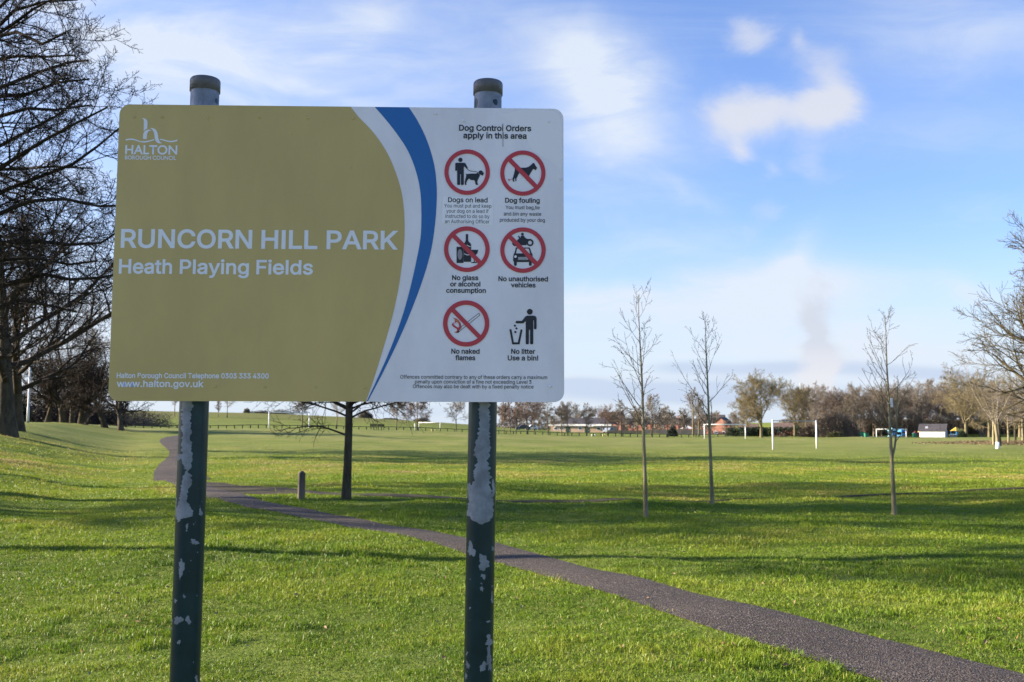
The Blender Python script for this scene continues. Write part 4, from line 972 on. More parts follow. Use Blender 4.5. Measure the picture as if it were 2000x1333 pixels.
GLY['I'] = [185, [[58, 0, 127, 0, 127, 509, 58, 509]]]
GLY['l'] = [170, [[53, 0, 115, 0, 115, 509, 53, 509]]]


def text(s, p0, p1, mt, bold=True, lift=.0009, name='lettering', ratio=None):
    """p0, p1: photograph pixels of the ends of the base line"""
    a, b = bp(*p0), bp(*p1); W = b[0] - a[0]; v = (a[1] + b[1]) / 2
    adv = sum(GLY[c][0] for c in s); last = GLY[s[-1]]
    xs_ = [q[i] for q in last[1] for i in range(0, len(q), 2)]; first = [q[i] for q in GLY[s[0]][1] for i in range(0, len(q), 2)]
    wid = adv - last[0] + max(xs_) - min(first); x0 = -min(first)
    cu = bpy.data.curves.new('t', 'CURVE'); cu.dimensions = '2D'; cu.fill_mode = 'FRONT'
    capm = ratio  # cap height in metres
    k = W / wid; ky = capm / XH if capm else k
    cu.offset = (.0195 * 1000 * ky if bold else .003 * 1000 * ky)
    x = x0
    for ch in s:
        for q in GLY[ch][1]:
            sp = cu.splines.new('POLY'); n = len(q) // 2; sp.points.add(n - 1); sp.use_cyclic_u = True
            for i in range(n): sp.points[i].co = (a[0] + (x + q[2 * i]) * k, v + q[2 * i + 1] * ky, 0, 1)
        x += GLY[ch][0]
    return curve_obj(name, cu, mt, lift)


def caph(px, y0, y1): return abs(bp(px, y0)[1] - bp(px, y1)[1])


T1 = caph(500, 449.3, 485) * .96
for s_, x0, x1, y in (('RUNCORN', 237, 491, 484.2), ('HILL', 511.5, 618.5, 485.6), ('PARK', 639, 774.5, 486.4)): text(s_, (x0, y), (x1, y), M_TXT, ratio=T1, name='title_lettering')
T2 = caph(400, 507, 534.6) * .96; 
for s_, x0, x1, y in (('Heath', 233, 335, 534.2), ('Playing', 352, 485, 535), ('Fields', 501.5, 610, 535.8)): text(s_, (x0, y), (x1, y), M_TXT, ratio=T2, name='title_lettering')
text('Halton Borough Council Telephone 0303 333 4300', (228.3, 738.7), (524.5, 739.4), M_TXT, ratio=caph(300, 729.3, 738.8))
text('www.halton.gov.uk', (228.5, 755.6), (397, 756.6), M_TXT, ratio=caph(300, 743.2, 755.6))
TH1 = caph(950, 245.2, 256)
text('Dog Control Orders', (897, 255.6), (1037, 256.7), M_BLACK, ratio=TH1, lift=.0010); text('apply in this area', (905.3, 270.4), (1028, 271.2), M_BLACK, ratio=TH1, lift=.0010)
TH2 = caph(950, 386.6, 395.6); TH3 = caph(950, 399.0, 406.0)
text('Dogs on lead', (875.4, 395), (952, 396), M_BLACK, ratio=TH2)
for s_, x0, x1, y in (('You must put and keep', 867.6, 959.6, 406), ('your dog on a lead if', 871.8, 954.2, 416.2), ('instructed to do so by', 870, 956, 426.4), ('an Authorising Officer', 869, 956, 436.6)):
    text(s_, (x0, y - .4), (x1, y + .5), M_BLACK, False, ratio=TH3)
text('Dog fouling', (987, 396), (1053.8, 396.8), M_BLACK, ratio=TH2)
for s_, x0, x1, y in (('You must bag,tie', 987.5, 1054, 409), ('and bin any waste', 984, 1057, 421.6), ('produced by your dog', 976.3, 1064, 433.6)):
    text(s_, (x0, y - .3), (x1, y + .4), M_BLACK, False, ratio=TH3)
TH4 = caph(950, 539.5, 548.5)
for s_, x0, x1, y in (('No glass', 883.4, 933.8, 547.4), ('or alcohol', 879.6, 937.8, 559.8), ('consumption', 871.8, 948.5, 572.2), ('No unauthorised', 973.8, 1069.8, 549.7), ('vehicles', 998.5, 1045.6, 561.6),
                      ('No naked', 881.8, 936.3, 691.1), ('flames', 889.6, 927.8, 703.8), ('No litter', 998.7, 1044.8, 691.4), ('Use a bin!', 992, 1050.8, 704.2)):
    text(s_, (x0, y), (x1, y), M_BLACK, ratio=TH4)
TH5 = caph(950, 733.4, 740.4)
for s_, x0, x1, y in (('Offences committed contrary to any of these orders carry a maximum', 782, 1068.6, 740.4), ('penalty upon conviction of a fine not exceeding Level 3', 810.5, 1038, 749.7),
                      ('Offences may also be dealt with by a fixed penalty notice', 806.5, 1042, 758.9)):
    text(s_, (x0, y), (x1, y), M_BLACK, False, ratio=TH5)


# council emblem
def builtin_text(s, p0, p1, capm, off, mt):
    a, b = bp(*p0), bp(*p1)
    cu = bpy.data.curves.new('t', 'FONT'); cu.body = s; cu.size = 1; cu.offset = off
    o = bpy.data.objects.new('t', cu); COL.objects.link(o); dg = bpy.context.evaluated_depsgraph_get()
    me = bpy.data.meshes.new_from_object(o.evaluated_get(dg)); bpy.data.objects.remove(o)
    n = len(me.vertices); co = np.zeros(n * 3, np.float32); me.vertices.foreach_get('co', co); co = co.reshape(-1, 3)
    x = (co[:, 0] - co[:, 0].min()) / np.ptp(co[:, 0]) * (b[0] - a[0]) + a[0]; z = (co[:, 1] - co[:, 1].min()) / np.ptp(co[:, 1]) * capm + (a[1] + b[1]) / 2
    me.vertices.foreach_set('co', np.stack([x, np.full(n, -.0009), z], 1).astype(np.float32).ravel()); me.materials.clear(); me.materials.append(mt); me.update(); me.name = 'emblem_lettering'
    return obj('emblem_lettering', me, board)


builtin_text('HALTON', (244.4, 302.4), (346.2, 302.6), caph(300, 284, 302.6), .022, M_TXT)
builtin_text('BOROUGH COUNCIL', (244.2, 312.6), (344.2, 312.8), caph(300, 304.8, 312.9), .018, M_TXT)
E_ = lambda pts: [bp(240 + x / 14.03, 225 + y / 14.03) for x, y in pts]
flat('emblem', [E_(bez([(520, 90), (560, 88), (620, 105), (660, 140), (678, 190)], 2) + [(672, 375)] + bez([(640, 385), (600, 415), (572, 455)], 2) + [(578, 170)] + bez([(578, 150), (565, 115), (520, 90)], 2)),
                E_([(555, 660)] + bez([(562, 520), (590, 455), (640, 415), (700, 400), (755, 410), (790, 435)], 2) + bez([(730, 435), (690, 470), (668, 520), (660, 580), (655, 660)], 2)),
                E_(bez([(745, 362), (830, 360), (900, 395), (950, 480), (965, 560), (975, 640), (1000, 710), (1040, 760), (1085, 778)], 2) + bez([(1000, 785), (930, 755), (885, 690), (870, 600), (862, 520), (835, 440), (800, 395), (745, 362)], 2)),
                E_(bez([(75, 670), (150, 650), (260, 645), (360, 675), (470, 715), (570, 725), (680, 710), (780, 685), (855, 660)], 2) + bez([(862, 695), (790, 715), (680, 750), (570, 765), (460, 745), (360, 710), (260, 685), (150, 690), (80, 705)], 2)),
                E_(bez([(1010, 655), (1080, 660), (1180, 690), (1290, 715), (1400, 705), (1495, 675)], 2) + bez([(1495, 715), (1400, 745), (1290, 750), (1180, 725), (1090, 695), (1020, 690)], 2))], M_TXT, .0009)


# the six pictograms
def circ(cx, cy, rx, ry=None, n=56, rev=False):
    ry = ry or rx
    return [bp(cx + rx * math.cos(2 * math.pi * i / n), cy + ry * math.sin(2 * math.pi * i / n)) for i in range(n)]


def join(name, objs, label=None):
    """several printed sheets become one mesh with their materials"""
    V, F, Mi, mats, o = [], [], [], [], 0
    for ob in objs:
        me = ob.data
        if me.materials[0] not in mats: mats.append(me.materials[0])
        k = mats.index(me.materials[0])
        for p in me.polygons: F.append([v + o for v in p.vertices]); Mi.append(k)
        V += [tuple(v.co) for v in me.vertices]; o = len(V)
    me = bpy.data.meshes.new(name); me.from_pydata(V, [], F)
    for m in mats: me.materials.append(m)
    me.polygons.foreach_set('material_index', Mi); me.update()
    for ob in objs: bpy.data.objects.remove(ob)
    r = obj(name, me, board)
    if label: r['label'] = label
    return r


def ring(cx, cy, r, ri, slash=True):
    o = [flat('x', [circ(cx, cy, r), circ(cx, cy, ri)], M_RED, .0016)]
    if slash:
        h = 4.3; a = R(45.5); ca, sa = math.cos(a), math.sin(a); L = ri + 2
        o.append(flat('x', [[bp(cx + ca * s * L - sa * t * h, cy + sa * s * L + ca * t * h) for s, t in ((-1, -1), (1, -1), (1, 1), (-1, 1))]], M_RED, .0014))
    return o


c3 = lambda pts: [bp(840 + x / 4.442, 280 + y / 4.442) for x, y in pts]
c6 = lambda pts: [bp(860 + x / 9.52, 580 + y / 9.52) for x, y in pts]
cc = lambda cx, cy, r, n=24, ry=None: [(cx + r * math.cos(6.2832 * i / n), cy + (ry or r) * math.sin(6.2832 * i / n)) for i in range(n)]
B = lambda lp, lift=.0010: flat('x', lp, M_BLACK, lift)
W_ = lambda lp, lift=.0012: flat('x', lp, M_BWHITE, lift)
DOG = [(310, 263), (319, 270), (340, 266), (400, 264), (412, 258), (428, 268), (432, 282), (424, 300), (414, 318), (410, 340), (412, 350), (420, 360), (398, 364), (393, 350), (390, 335), (383, 323), (352, 319), (337, 307),
       (322, 326), (314, 346), (315, 364), (302, 362), (301, 335), (307, 308), (314, 285)]
HEADD = [(418, 254), (428, 240), (443, 236), (452, 243), (467, 262), (463, 270), (456, 285), (446, 277), (438, 276), (430, 270)]
join('pictogram', ring(912.4, 336.9, 44.4, 36.3, False) + [B([c3(cc(263, 146, 19))]),
     B([c3([(224, 171), (298, 171), (306, 175), (328, 216), (319, 225), (293, 198), (293, 358), (287, 364), (273, 364), (267, 358), (267, 270), (261, 270), (261, 358), (255, 364), (241, 364), (235, 358), (235, 190), (234, 238), (226, 242), (218, 238), (218, 178)])]),
     B([c3([(321, 218), (333, 232), (350, 240), (408, 248), (418, 256), (416, 260), (405, 252), (348, 244), (330, 236), (319, 222)])]), B([c3(DOG)]), B([c3(HEADD)])], 'dog on lead symbol in a red ring')
join('pictogram', ring(1021.1, 338.8, 44.2, 36.1) + [B([c3([(734, 209), (745, 213), (780, 214), (830, 213), (855, 206), (880, 186), (893, 172), (905, 176), (914, 196), (929, 213), (918, 235), (905, 230), (895, 224), (874, 256), (860, 282), (853, 302), (852, 330), (836, 326),
     (839, 300), (832, 276), (800, 266), (776, 256), (762, 280), (748, 308), (750, 326), (740, 334), (740, 312), (735, 302), (727, 318), (733, 336), (719, 333), (714, 312), (722, 290), (729, 260), (736, 236)])]),
     flat('x', [c3(cc(684, 318, 7)), c3(cc(699, 322, 8)), c3(cc(690, 330, 5)), c3(cc(705, 314, 4))], M_RED, .0010)], 'dog fouling symbol crossed by a red bar')
join('pictogram', ring(911.8, 487.3, 44.6, 36.2) + [B([c3([(310, 790), (330, 790), (330, 842), (336, 856), (350, 868), (356, 884), (356, 1030), (292, 1030), (292, 884), (298, 868), (305, 856), (310, 842)])]),
     B([c3([(230, 900), (290, 900), (290, 1040), (230, 1040)])]), flat('x', [c3(cc(259, 967, 21, 24, 46))], M_GREY, .0012),
     W_([c3([(294, 956), (320, 968), (355, 966), (355, 971), (320, 974), (294, 962)])]), W_([c3([(318, 882), (345, 896), (354, 896), (354, 901), (340, 900), (318, 888)])]),
     B([c3([(354, 926), (418, 926), (412, 952), (398, 970), (386, 976), (386, 1030), (405, 1034), (405, 1040), (357, 1040), (357, 1034), (380, 1030), (380, 976), (364, 962)])])], 'bottle, can and glass symbol crossed by a red bar')
RIDER = [(790, 804), (812, 803), (826, 822), (846, 832), (872, 831), (882, 838), (852, 845), (838, 862), (836, 886), (778, 886), (768, 868), (752, 858), (758, 840), (772, 828), (762, 806), (771, 803), (783, 822)]
join('pictogram', ring(1021.4, 489.1, 44.4, 36.2) + [B([c3(cc(801, 790, 12))]), B([c3(RIDER)]), B([c3(cc(867, 864, 31)), c3(cc(867, 864, 17))], .0011), B([c3(cc(738, 868, 26)), c3(cc(738, 868, 14))], .0011),
     B([c3([(744, 906), (864, 906), (884, 962), (730, 962)]), c3([(754, 915), (855, 915), (868, 957), (745, 957)])]), B([c3([(728, 958), (886, 958), (891, 990), (890, 1025), (882, 1032), (882, 1058), (876, 1064), (864, 1064), (858, 1058), (858, 1032), (752, 1032), (752, 1058), (746, 1064), (734, 1064), (728, 1058), (728, 1030), (721, 1022), (721, 985)])], .0011),
     W_([c3(cc(741, 985, 11))], .0013), W_([c3(cc(869, 985, 11))], .0013), W_([c3([(764, 990), (850, 990), (850, 994), (764, 994)]), c3([(764, 1000), (850, 1000), (850, 1004), (764, 1004)]), c3([(762, 1010), (852, 1010), (852, 1013), (762, 1013)])], .0013)], 'motorcycle and car symbol crossed by a red bar')
join('pictogram', ring(910.5, 632.3, 45.2, 36.4) + [B([c6([(388, 556), (710, 306), (725, 310), (742, 334), (738, 346), (372, 634)]), c6([(396, 560), (712, 315), (720, 317), (733, 336), (731, 341), (376, 620)])]),
     flat('x', [c6([(228, 380), (262, 400), (300, 408), (340, 440), (375, 490), (390, 540), (375, 600), (345, 640), (310, 676), (250, 655), (296, 650), (314, 628), (308, 600), (270, 578), (232, 550), (212, 520), (222, 500), (250, 474), (246, 500), (256, 530), (300, 555), (335, 580), (352, 545), (340, 500), (315, 472), (286, 478), (262, 520), (272, 470), (270, 430)])], M_RED, .0010),
     flat('x', [c6([(270, 412), (300, 425), (335, 455), (350, 490), (330, 480), (312, 458), (285, 462), (283, 440)])], M_ORANGE, .0012), B([c6([(318, 640), (352, 628), (366, 640), (340, 668), (308, 676)])], .0012)], 'burning cigarette symbol crossed by a red bar')
join('pictogram', [B([c6(cc(1664, 280, 54))]), B([c6([(1612, 352), (1740, 352), (1776, 368), (1790, 400), (1790, 590), (1780, 605), (1750, 605), (1741, 592), (1741, 440), (1728, 440), (1728, 865), (1716, 885), (1680, 885), (1668, 865), (1668, 615), (1648, 615), (1648, 865), (1636, 885), (1600, 885), (1588, 865),
     (1588, 455), (1548, 492), (1535, 497), (1418, 497), (1400, 484), (1400, 464), (1416, 449), (1518, 449), (1578, 372)])]), B([c6([(1284, 605), (1322, 605), (1366, 848), (1442, 848), (1492, 608), (1528, 612), (1474, 886), (1336, 886)])]),
     B([c6([(1387, 514), (1412, 540), (1387, 565), (1362, 540)]), c6([(1415, 565), (1440, 590), (1415, 614), (1392, 590)]), c6([(1378, 640), (1414, 640), (1414, 676), (1378, 676)])])], 'person dropping litter into a bin symbol')

# stud heads pressed into the face
for px, py, mt in [(262, 229, 0), (317, 229, 0), (407, 229.5, 0), (505, 230, 0), (601, 231, 0), (690, 232, 0), (420, 755.5, 0), (518, 756, 0), (617, 756.5, 0), (712, 757, 0), (851, 222, 1), (905, 236, 1), (1072, 238, 1), (1095, 350, 1), (1074, 755, 1)]:
    a, b = bp(px, py); g = MB(); V = []; F = []
    for k_, (rr_, hh_) in enumerate(((.0042, .0), (.0036, .0011), (.0018, .0017))):
        for i in range(12): V.append((rr_ * math.cos(i * .5236), -.0005 - hh_, rr_ * math.sin(i * .5236)))
    for k_ in range(2):
        for i in range(12): F.append((k_ * 12 + i, k_ * 12 + (i + 1) % 12, k_ * 12 + 12 + (i + 1) % 12, k_ * 12 + 12 + i))
    F.append(tuple(24 + i for i in range(12)))
    g.add(V, F); g.build('stud', M_BWHITE if mt else M_GOLD, board, True, (a, 0, b))

# rails and clips behind the board
for zz_ in (.27, -.27):
    g = MB(); g.box((-.57, .0042, zz_ - .02), (.57, .024, zz_ + .02)); o_ = g.build('rail', M_ALU, sign, bevel=.002); o_.matrix_local = inv


# the posts
def mat_post():
    m = bpy.data.materials.new('peeling_paint'); m.use_nodes = True
    T = NT(m.node_tree); b = m.node_tree.nodes['Principled BSDF']
    v = T.n('ShaderNodeTexCoord').outputs['Object']
    a = T.n('ShaderNodeAttribute', attribute_name='peel').outputs['Fac']
    n = T.m('MULTIPLY', T.m('SUBTRACT', T.noise(T.scale(v, (1, 1, 1.6)), 120, 4, .65), .5), .7)
    n2 = T.m('MULTIPLY', T.m('SUBTRACT', T.noise(v, 48, 4, .65), .5), .9)
    e = T.ss(T.m('ADD', T.m('ADD', a, n), n2), .47, .53)
    spk = T.ss(T.noise(T.scale(v, (1, 1, .6)), 150, 2, .5), .735, .76)
    e = T.m('MAXIMUM', e, T.m('MULTIPLY', spk, .8))
    bare = T.mix(T.ss(T.noise(v, 26, 5, .65), .3, .7), (.15, .16, .19), (.25, .265, .31))
    bare = T.mix(T.ss(T.noise(T.scale(v, (1, 1, .2)), 60, 4, .7), .58, .75, 0, .6), bare, (.13, .14, .16))
    pt = T.mix(T.ss(T.noise(v, 12, 5, .6), .3, .7), (.003, .019, .025), (.006, .030, .038))
    T.L.new(T.mix(e, pt, bare), b.inputs['Base Color'])
    T.L.new(T.m('MULTIPLY_ADD', e, .22, .30), b.inputs['Roughness']); T.L.new(T.m('MULTIPLY', e, .25), b.inputs['Metallic'])
    b.inputs['Specular IOR Level'].default_value = .3
    bn = T.n('ShaderNodeBump'); bn.inputs['Strength'].default_value = .5; bn.inputs['Distance'].default_value = .0015; bn.invert = True
    T.L.new(e, bn.inputs['Height']); T.L.new(bn.outputs[0], b.inputs['Normal'])
    return m


M_POST = mat_post(); M_CAP = mat('grey_cap', (.080, .074, .085), (.125, .116, .128), 18, .42, .15, .4)
PR = .0385


def project(P):
    P = P - CAM; c, s = math.cos(PITCH), math.sin(PITCH)
    f = P[:, 1] * c + P[:, 2] * s; u = -P[:, 1] * s + P[:, 2] * c
    return 1000 + FPX * P[:, 0] / f, 666.5 - FPX * u / f


def post(lat_top, lat_bot, stripe, chips, seed):
    c = SGN_C + S_N * (.024 + PR + .0045)
    top_z = .472
    ptop = c + S_RT * lat_top + S_UP * top_z
    pb = c + S_RT * lat_bot + S_UP * (-1.134)
    d = (ptop - pb) / np.linalg.norm(ptop - pb)
    zb = float(H(pb[0], pb[1])) - .12
    pbot = pb + d * ((zb - pb[2]) / d[2])
    L = np.linalg.norm(ptop - pbot); nz, nt = 1400, 150
    s = np.linspace(0, 1, nz); th = np.arange(nt) * 2 * np.pi / nt
    ax = pbot[None] + (ptop - pbot)[None] * s[:, None]
    u = np.cross(d, [0, 1, 0]); u /= np.linalg.norm(u); w = np.cross(u, d)
    Rg = PR * np.ones_like(s)
    V = ax[:, None] + (u[None, None] * np.sin(th)[None, :, None] + w[None, None] * -np.cos(th)[None, :, None]) * Rg[:, None, None]
    V = V.reshape(-1, 3)
    px, py = project(V); r = np.random.default_rng(seed)
    hz = np.tile(np.cos(th) * -1, nz)
    facing = ((CAM - V) * (V - np.repeat(ax, nt, 0))).sum(1) > 0
    jag = np.interp(py, np.arange(0, 2200, 2.2), r.normal(0, 1.6, len(np.arange(0, 2200, 2.2)))) + np.interp(py, np.arange(0, 2200, 9), r.normal(0, 1.2, len(np.arange(0, 2200, 9))))
    jag2 = np.interp(py, np.arange(0, 2200, 2.6), r.normal(0, 1.8, len(np.arange(0, 2200, 2.6)))) + np.interp(py, np.arange(0, 2200, 11), r.normal(0, 1.2, len(np.arange(0, 2200, 11))))
    t_ = np.array(stripe, float)
    xl = np.interp(py, t_[:, 0], t_[:, 1]) + jag; xr = np.interp(py, t_[:, 0], t_[:, 2]) + jag2
    sd = np.minimum(px - xl, xr - px); sd = np.where(py > t_[-1, 0], -9, sd)
    pe = .5 + sd * .22
    for cx, cy, rx, ry in chips:
        ph_ = np.arctan2((py - cy) / ry, (px - cx) / rx); o1, o2, o3 = r.uniform(0, 6.28, 3); rg = 1.12 + .30 * np.sin(2 * ph_ + o1) + .22 * np.sin(3 * ph_ + o2) + .14 * np.sin(7 * ph_ + o3); q = np.hypot((px - cx) / (rx * rg), (py - cy) / (ry * rg)); pe = np.maximum(pe, .5 + (1 - q) * min(rx, ry) * .13)
    pe = np.where(facing, np.clip(pe, 0, 1), .0)
    up = (V - SGN_C) @ S_UP
    back = np.where(vnoise(np.tile(th, nz) * .038 + 9, np.repeat(s, nt) * L + 9, .05, seed) > .82, .7, .0); pe = np.where(facing, pe, back)
    gal = .80 - .65 * (vnoise(np.tile(th, nz) * .038 + 5, np.repeat(s, nt) * L + 3, .022, seed + 3) > .80)
    pe = np.where(up > .385, gal, pe)
    i = (np.arange(nz - 1)[:, None] * nt + np.arange(nt)[None]); j = np.arange(nz - 1)[:, None] * nt + (np.arange(nt)[None] + 1) % nt
    Q = np.stack([i, j, j + nt, i + nt], -1).reshape(-1, 4)
    org = np.array([SGN_C[0], SGN_C[1], _gz])
    o = obj('post', npmesh('post', V - org, [Q], M_POST, True, {'peel': pe}), sign)
    # cap
    g = MB(); n = 40; prof = [(.0392, -.012), (.0412, -.0115), (.0412, .018), (.0405, .0215), (.038, .0245), (.030, .0265), (.0, .0275)]
    V2, F2_ = [], []
    for rr_, zz in prof:
        for k in range(n): a = 2 * math.pi * k / n; V2.append(ptop - org + u * math.cos(a) * max(rr_, .0005) + w * math.sin(a) * max(rr_, .0005) + d * (zz - .001))
    for a in range(len(prof) - 1):
        for k in range(n): F2_.append((a * n + k, a * n + (k + 1) % n, (a + 1) * n + (k + 1) % n, (a + 1) * n + k))
    g.add(V2, F2_); g.build('post_cap', M_CAP, o, True)
    # clip that ties the rails to the post
    for zz_ in (.27, -.27):
        cpt = c + S_UP * zz_; t2 = ((cpt - pbot) @ d); q = pbot + d * t2
        g = MB(); V2, F2_ = [], []
        for hh in (-.015, .015):
            for k in range(24): a = 2 * math.pi * k / 24; V2.append(q - org + (u * math.cos(a) + w * math.sin(a)) * (PR + .003) + d * hh)
        for k in range(24): F2_.append((k, (k + 1) % 24, 24 + (k + 1) % 24, 24 + k))
        g.add(V2, F2_); g.build('clip', M_ALU, o, True)


post(-.3915, -.3958, [(770, 355.7, 373.5), (855, 354.4, 372.6), (897, 354.4, 375.6), (918, 361, 369), (939, 356.5, 375.6), (960, 354, 369), (981, 350, 365), (997, 342, 376), (1008, 342, 374), (1015, 343, 352), (1021, 345, 348)],
     [(392, 1001, 2.5, 7), (337.5, 1055.5, 2.5, 9), (380, 1059, 6.5, 5), (354.4, 1110.5, 5, 12), (348, 1212, 7, 7.5), (367, 1211, 4.5, 6), (349, 1255, 4, 3.2), (365, 1029, 2.6, 5), (351, 893, 6, 4.5), (343.5, 800, 3.4, 9), (384, 1326, 2, 6), (334.6, 1212, 1.6, 3.5),
      (338, 1082, 1.8, 2), (386, 1080, 1.8, 2.4), (343, 985, 2, 10), (343, 1174, 2, 3), (341, 880, 1.6, 6), (345, 850, 1.6, 3), (360, 1165, 1.4, 3), (335.5, 1228, 1.2, 2.5), (373, 1096, 1.3, 2)], 3)
post(.394, .3749, [(770, 936, 953), (812, 937, 957), (854.5, 931.5, 955), (875.6, 927, 958), (897, 930, 954), (939, 924, 956), (955, 917, 961), (964, 920, 960), (981, 914, 962), (1006, 912, 963.5), (1017, 921, 958), (1024, 937, 943)],
     [(916, 957, 4, 9), (964, 955, 3, 9), (920, 1074, 7, 10), (944.5, 1099, 10, 11), (962, 1072, 2, 5), (944, 1126, 3, 4), (941, 1150, 1.6, 4), (952, 1215, 3, 2.2), (956, 1252, 5, 8), (955.5, 1283, 3.6, 22), (943, 1303, 4.2, 10), (913, 1300, 2.6, 6), (912, 1276, 1.6, 3.5), (911, 1320, 2, 5),
      (961, 1170, 1.5, 9), (918, 1188, 1.6, 2), (938, 1112, 1.4, 2), (941, 1140, 1.3, 2), (950, 1258, 2, 4)], 8)

# ------------------------------------------------------------------ small furniture
M_WOODP = mat('weathered_wood', (.10, .08, .062), (.17, .14, .11), 6, .85, .6, .15, bscale=40, stretch=(1, 1, .2))
x_, y_ = gp(588, 975)
g = MB(); w2 = .068; hb = .60
V = [(-w2, -w2, -.1), (w2, -w2, -.1), (w2, w2, -.1), (-w2, w2, -.1), (-w2, -w2, hb - .05), (w2, -w2, hb - .05), (w2, w2, hb - .05), (-w2, w2, hb - .05),
     (-w2 * .35, -w2 * .35, hb), (w2 * .35, -w2 * .35, hb), (w2 * .35, w2 * .35, hb), (-w2 * .35, w2 * .35, hb)]
g.add(V, [(0, 1, 5, 4), (1, 2, 6, 5), (2, 3, 7, 6), (3, 0, 4, 7), (4, 5, 9, 8), (5, 6, 10, 9), (6, 7, 11, 10), (7, 4, 8, 11), (8, 9, 10, 11), (3, 2, 1, 0)])
bo = g.build('bollard', M_WOODP, bevel=.006); bo.location = G3(x_, y_); bo.rotation_euler = (0, R(.8), R(24)); tag(bo, 'weathered wooden bollard with a chamfered top beside the path fork', 'bollard')


def goal(a, b, h, label, r=.055, net_bar=True, barmat=None):
    pa, pb = G3(*a), G3(*b); e = empty('goal', (pa + pb) / 2); tag(e, label, 'goal', 'white football goals on the field')
    o = (pa + pb) / 2; zt = max(pa.z, pb.z) + h
    for p in (pa, pb): g = MB(); g.tube([p - o - Vector((0, 0, .1)), Vector((p.x, p.y, zt)) - o], r, 12); g.build('goal_post', M_WHITE, e, True)
    dv = (pb - pa); dv.z = 0; dv.normalize()
    g = MB(); g.tube([Vector((pa.x, pa.y, zt - r)) - o - dv * r, Vector((pb.x, pb.y, zt - r)) - o + dv * r], r * (.96 if barmat is None else .5), 12); g.build('crossbar', barmat or M_WHITE, e, True)


M_BARG = mat('grey_bar', (.22, .24, .27), (.3, .32, .35), 3, .5)
goal(at(1505.5, 73.6), at(1590, 77.6), 2.13, 'nearest white goal on the right, seen at a slant with a thin grey crossbar', .062, barmat=M_BARG)
goal(at(1373, 147), at(1452.5, 147), 2.13, 'white goal facing the camera in front of the red brick gable', .075)
goal(at(1706.5, 234), at(1764, 234), 2.13, 'far white goal left of the white shed, low crossbar', .085)
goal(at(528.5, 129), at(606.5, 134.5), 2.13, 'white goal on the far left of the field, seen below the gold panel', .075)
goal(at(819.5, 190), at(860.5, 186), 1.5, 'small far goal near the trees left of the right sign post', .06)


def stick(px, dist, h, r, mt, name, label, cat, group):
    g = MB(); g.tube([(0, 0, -.1), (0, 0, h * .97), (0, 0, h)], [r, r, r * .55], 10); o = g.build(name, mt, None, True, G3(*at(px, dist))); tag(o, label, cat, group)


M_YEL = mat('yellow_paint', (.75, .62, .22), (.68, .56, .2), 5, .6)
MK = 'low marker posts at the far edge'
stick(811.5, 165, 1.15, .075, M_WHITE, 'marker_post', 'single white post standing against the reddish two-stemmed tree', 'post', MK)
for px_, l_ in ((844, 'left one of two short yellow posts left of the lone pale tree'), (850.5, 'right one of two short yellow posts left of the lone pale tree')): stick(px_, 163, .32, .07, M_YEL, 'marker_post', l_, 'post', MK)
for px_, m_, l_ in ((1154.5, M_WHITE, 'shorter white post in front of the low brick building'), (1160.5, M_WHITE, 'white post just right of a shorter one before the brick building'), (1175.5, M_YEL, 'taller yellow post before the grey car'), (1179.5, M_YEL, 'shorter yellow post close before the grey car')):
    stick(px_, 162, .34, .06, m_, 'marker_post', l_, 'post', MK)

# knee rail fence along the far edge
M_RAIL = mat('dark_rail', (.055, .050, .040), (.10, .09, .07), 1.5, .85)
fp = smooth(resample([(-58, 148), (-36, 156), (-10, 163), (14, 164), (34, 164)], 82), 6)
fe_ = empty('knee_rail_fence', G3(*fp[40])); tag(fe_, 'low dark wooden knee rail fence running along the far edge of the field', 'fence')
o0 = G3(*fp[40])
for i, p in enumerate(fp):
    b = G3(*p) - o0; g = MB(); g.box((b.x - .06, b.y - .06, b.z - .1), (b.x + .06, b.y + .06, b.z + .46)); g.build('post', M_RAIL, fe_)
g = MB(); g.tube([G3(*p, .50) - o0 for p in fp], .055, 6); g.build('rail', M_RAIL, fe_)

# two benches on the far edge
M_BEN = mat('dark_bench', (.030, .034, .028), (.05, .055, .045), 3, .7)


def bench(px, dist, label):
    e = empty('park_bench', G3(*at(px, dist))); tag(e, label, 'bench', 'pair of benches on the far edge'); w = .56
    g = MB()
    for k in range(3): g.box((-w, .05 + k * .14, .43), (w, .17 + k * .14, .47))
    g.build('seat', M_BEN, e)
    g = MB()
    for k in range(3): g.box((-w, -.02 - k * .012, .52 + k * .13), (w, .02 - k * .012, .63 + k * .13))
    g.build('backrest', M_BEN, e)
    for s in (-1, 1):
        g = MB(); g.box((s * w * .8 - .03, .02, -.05), (s * w * .8 + .03, .08, .89)); g.box((s * w * .8 - .03, .38, -.05), (s * w * .8 + .03, .44, .43)); g.build('leg', M_BEN, e)


bench(731.5, 166.2, 'left one of two dark benches beside the far fence'); bench(745.8, 166.4, 'right one of two dark benches beside the far fence')


# lamp posts on the left bank
M_LAMP = mat('pale_lamp_paint', (.62, .62, .60), (.55, .55, .54), 3, .5)


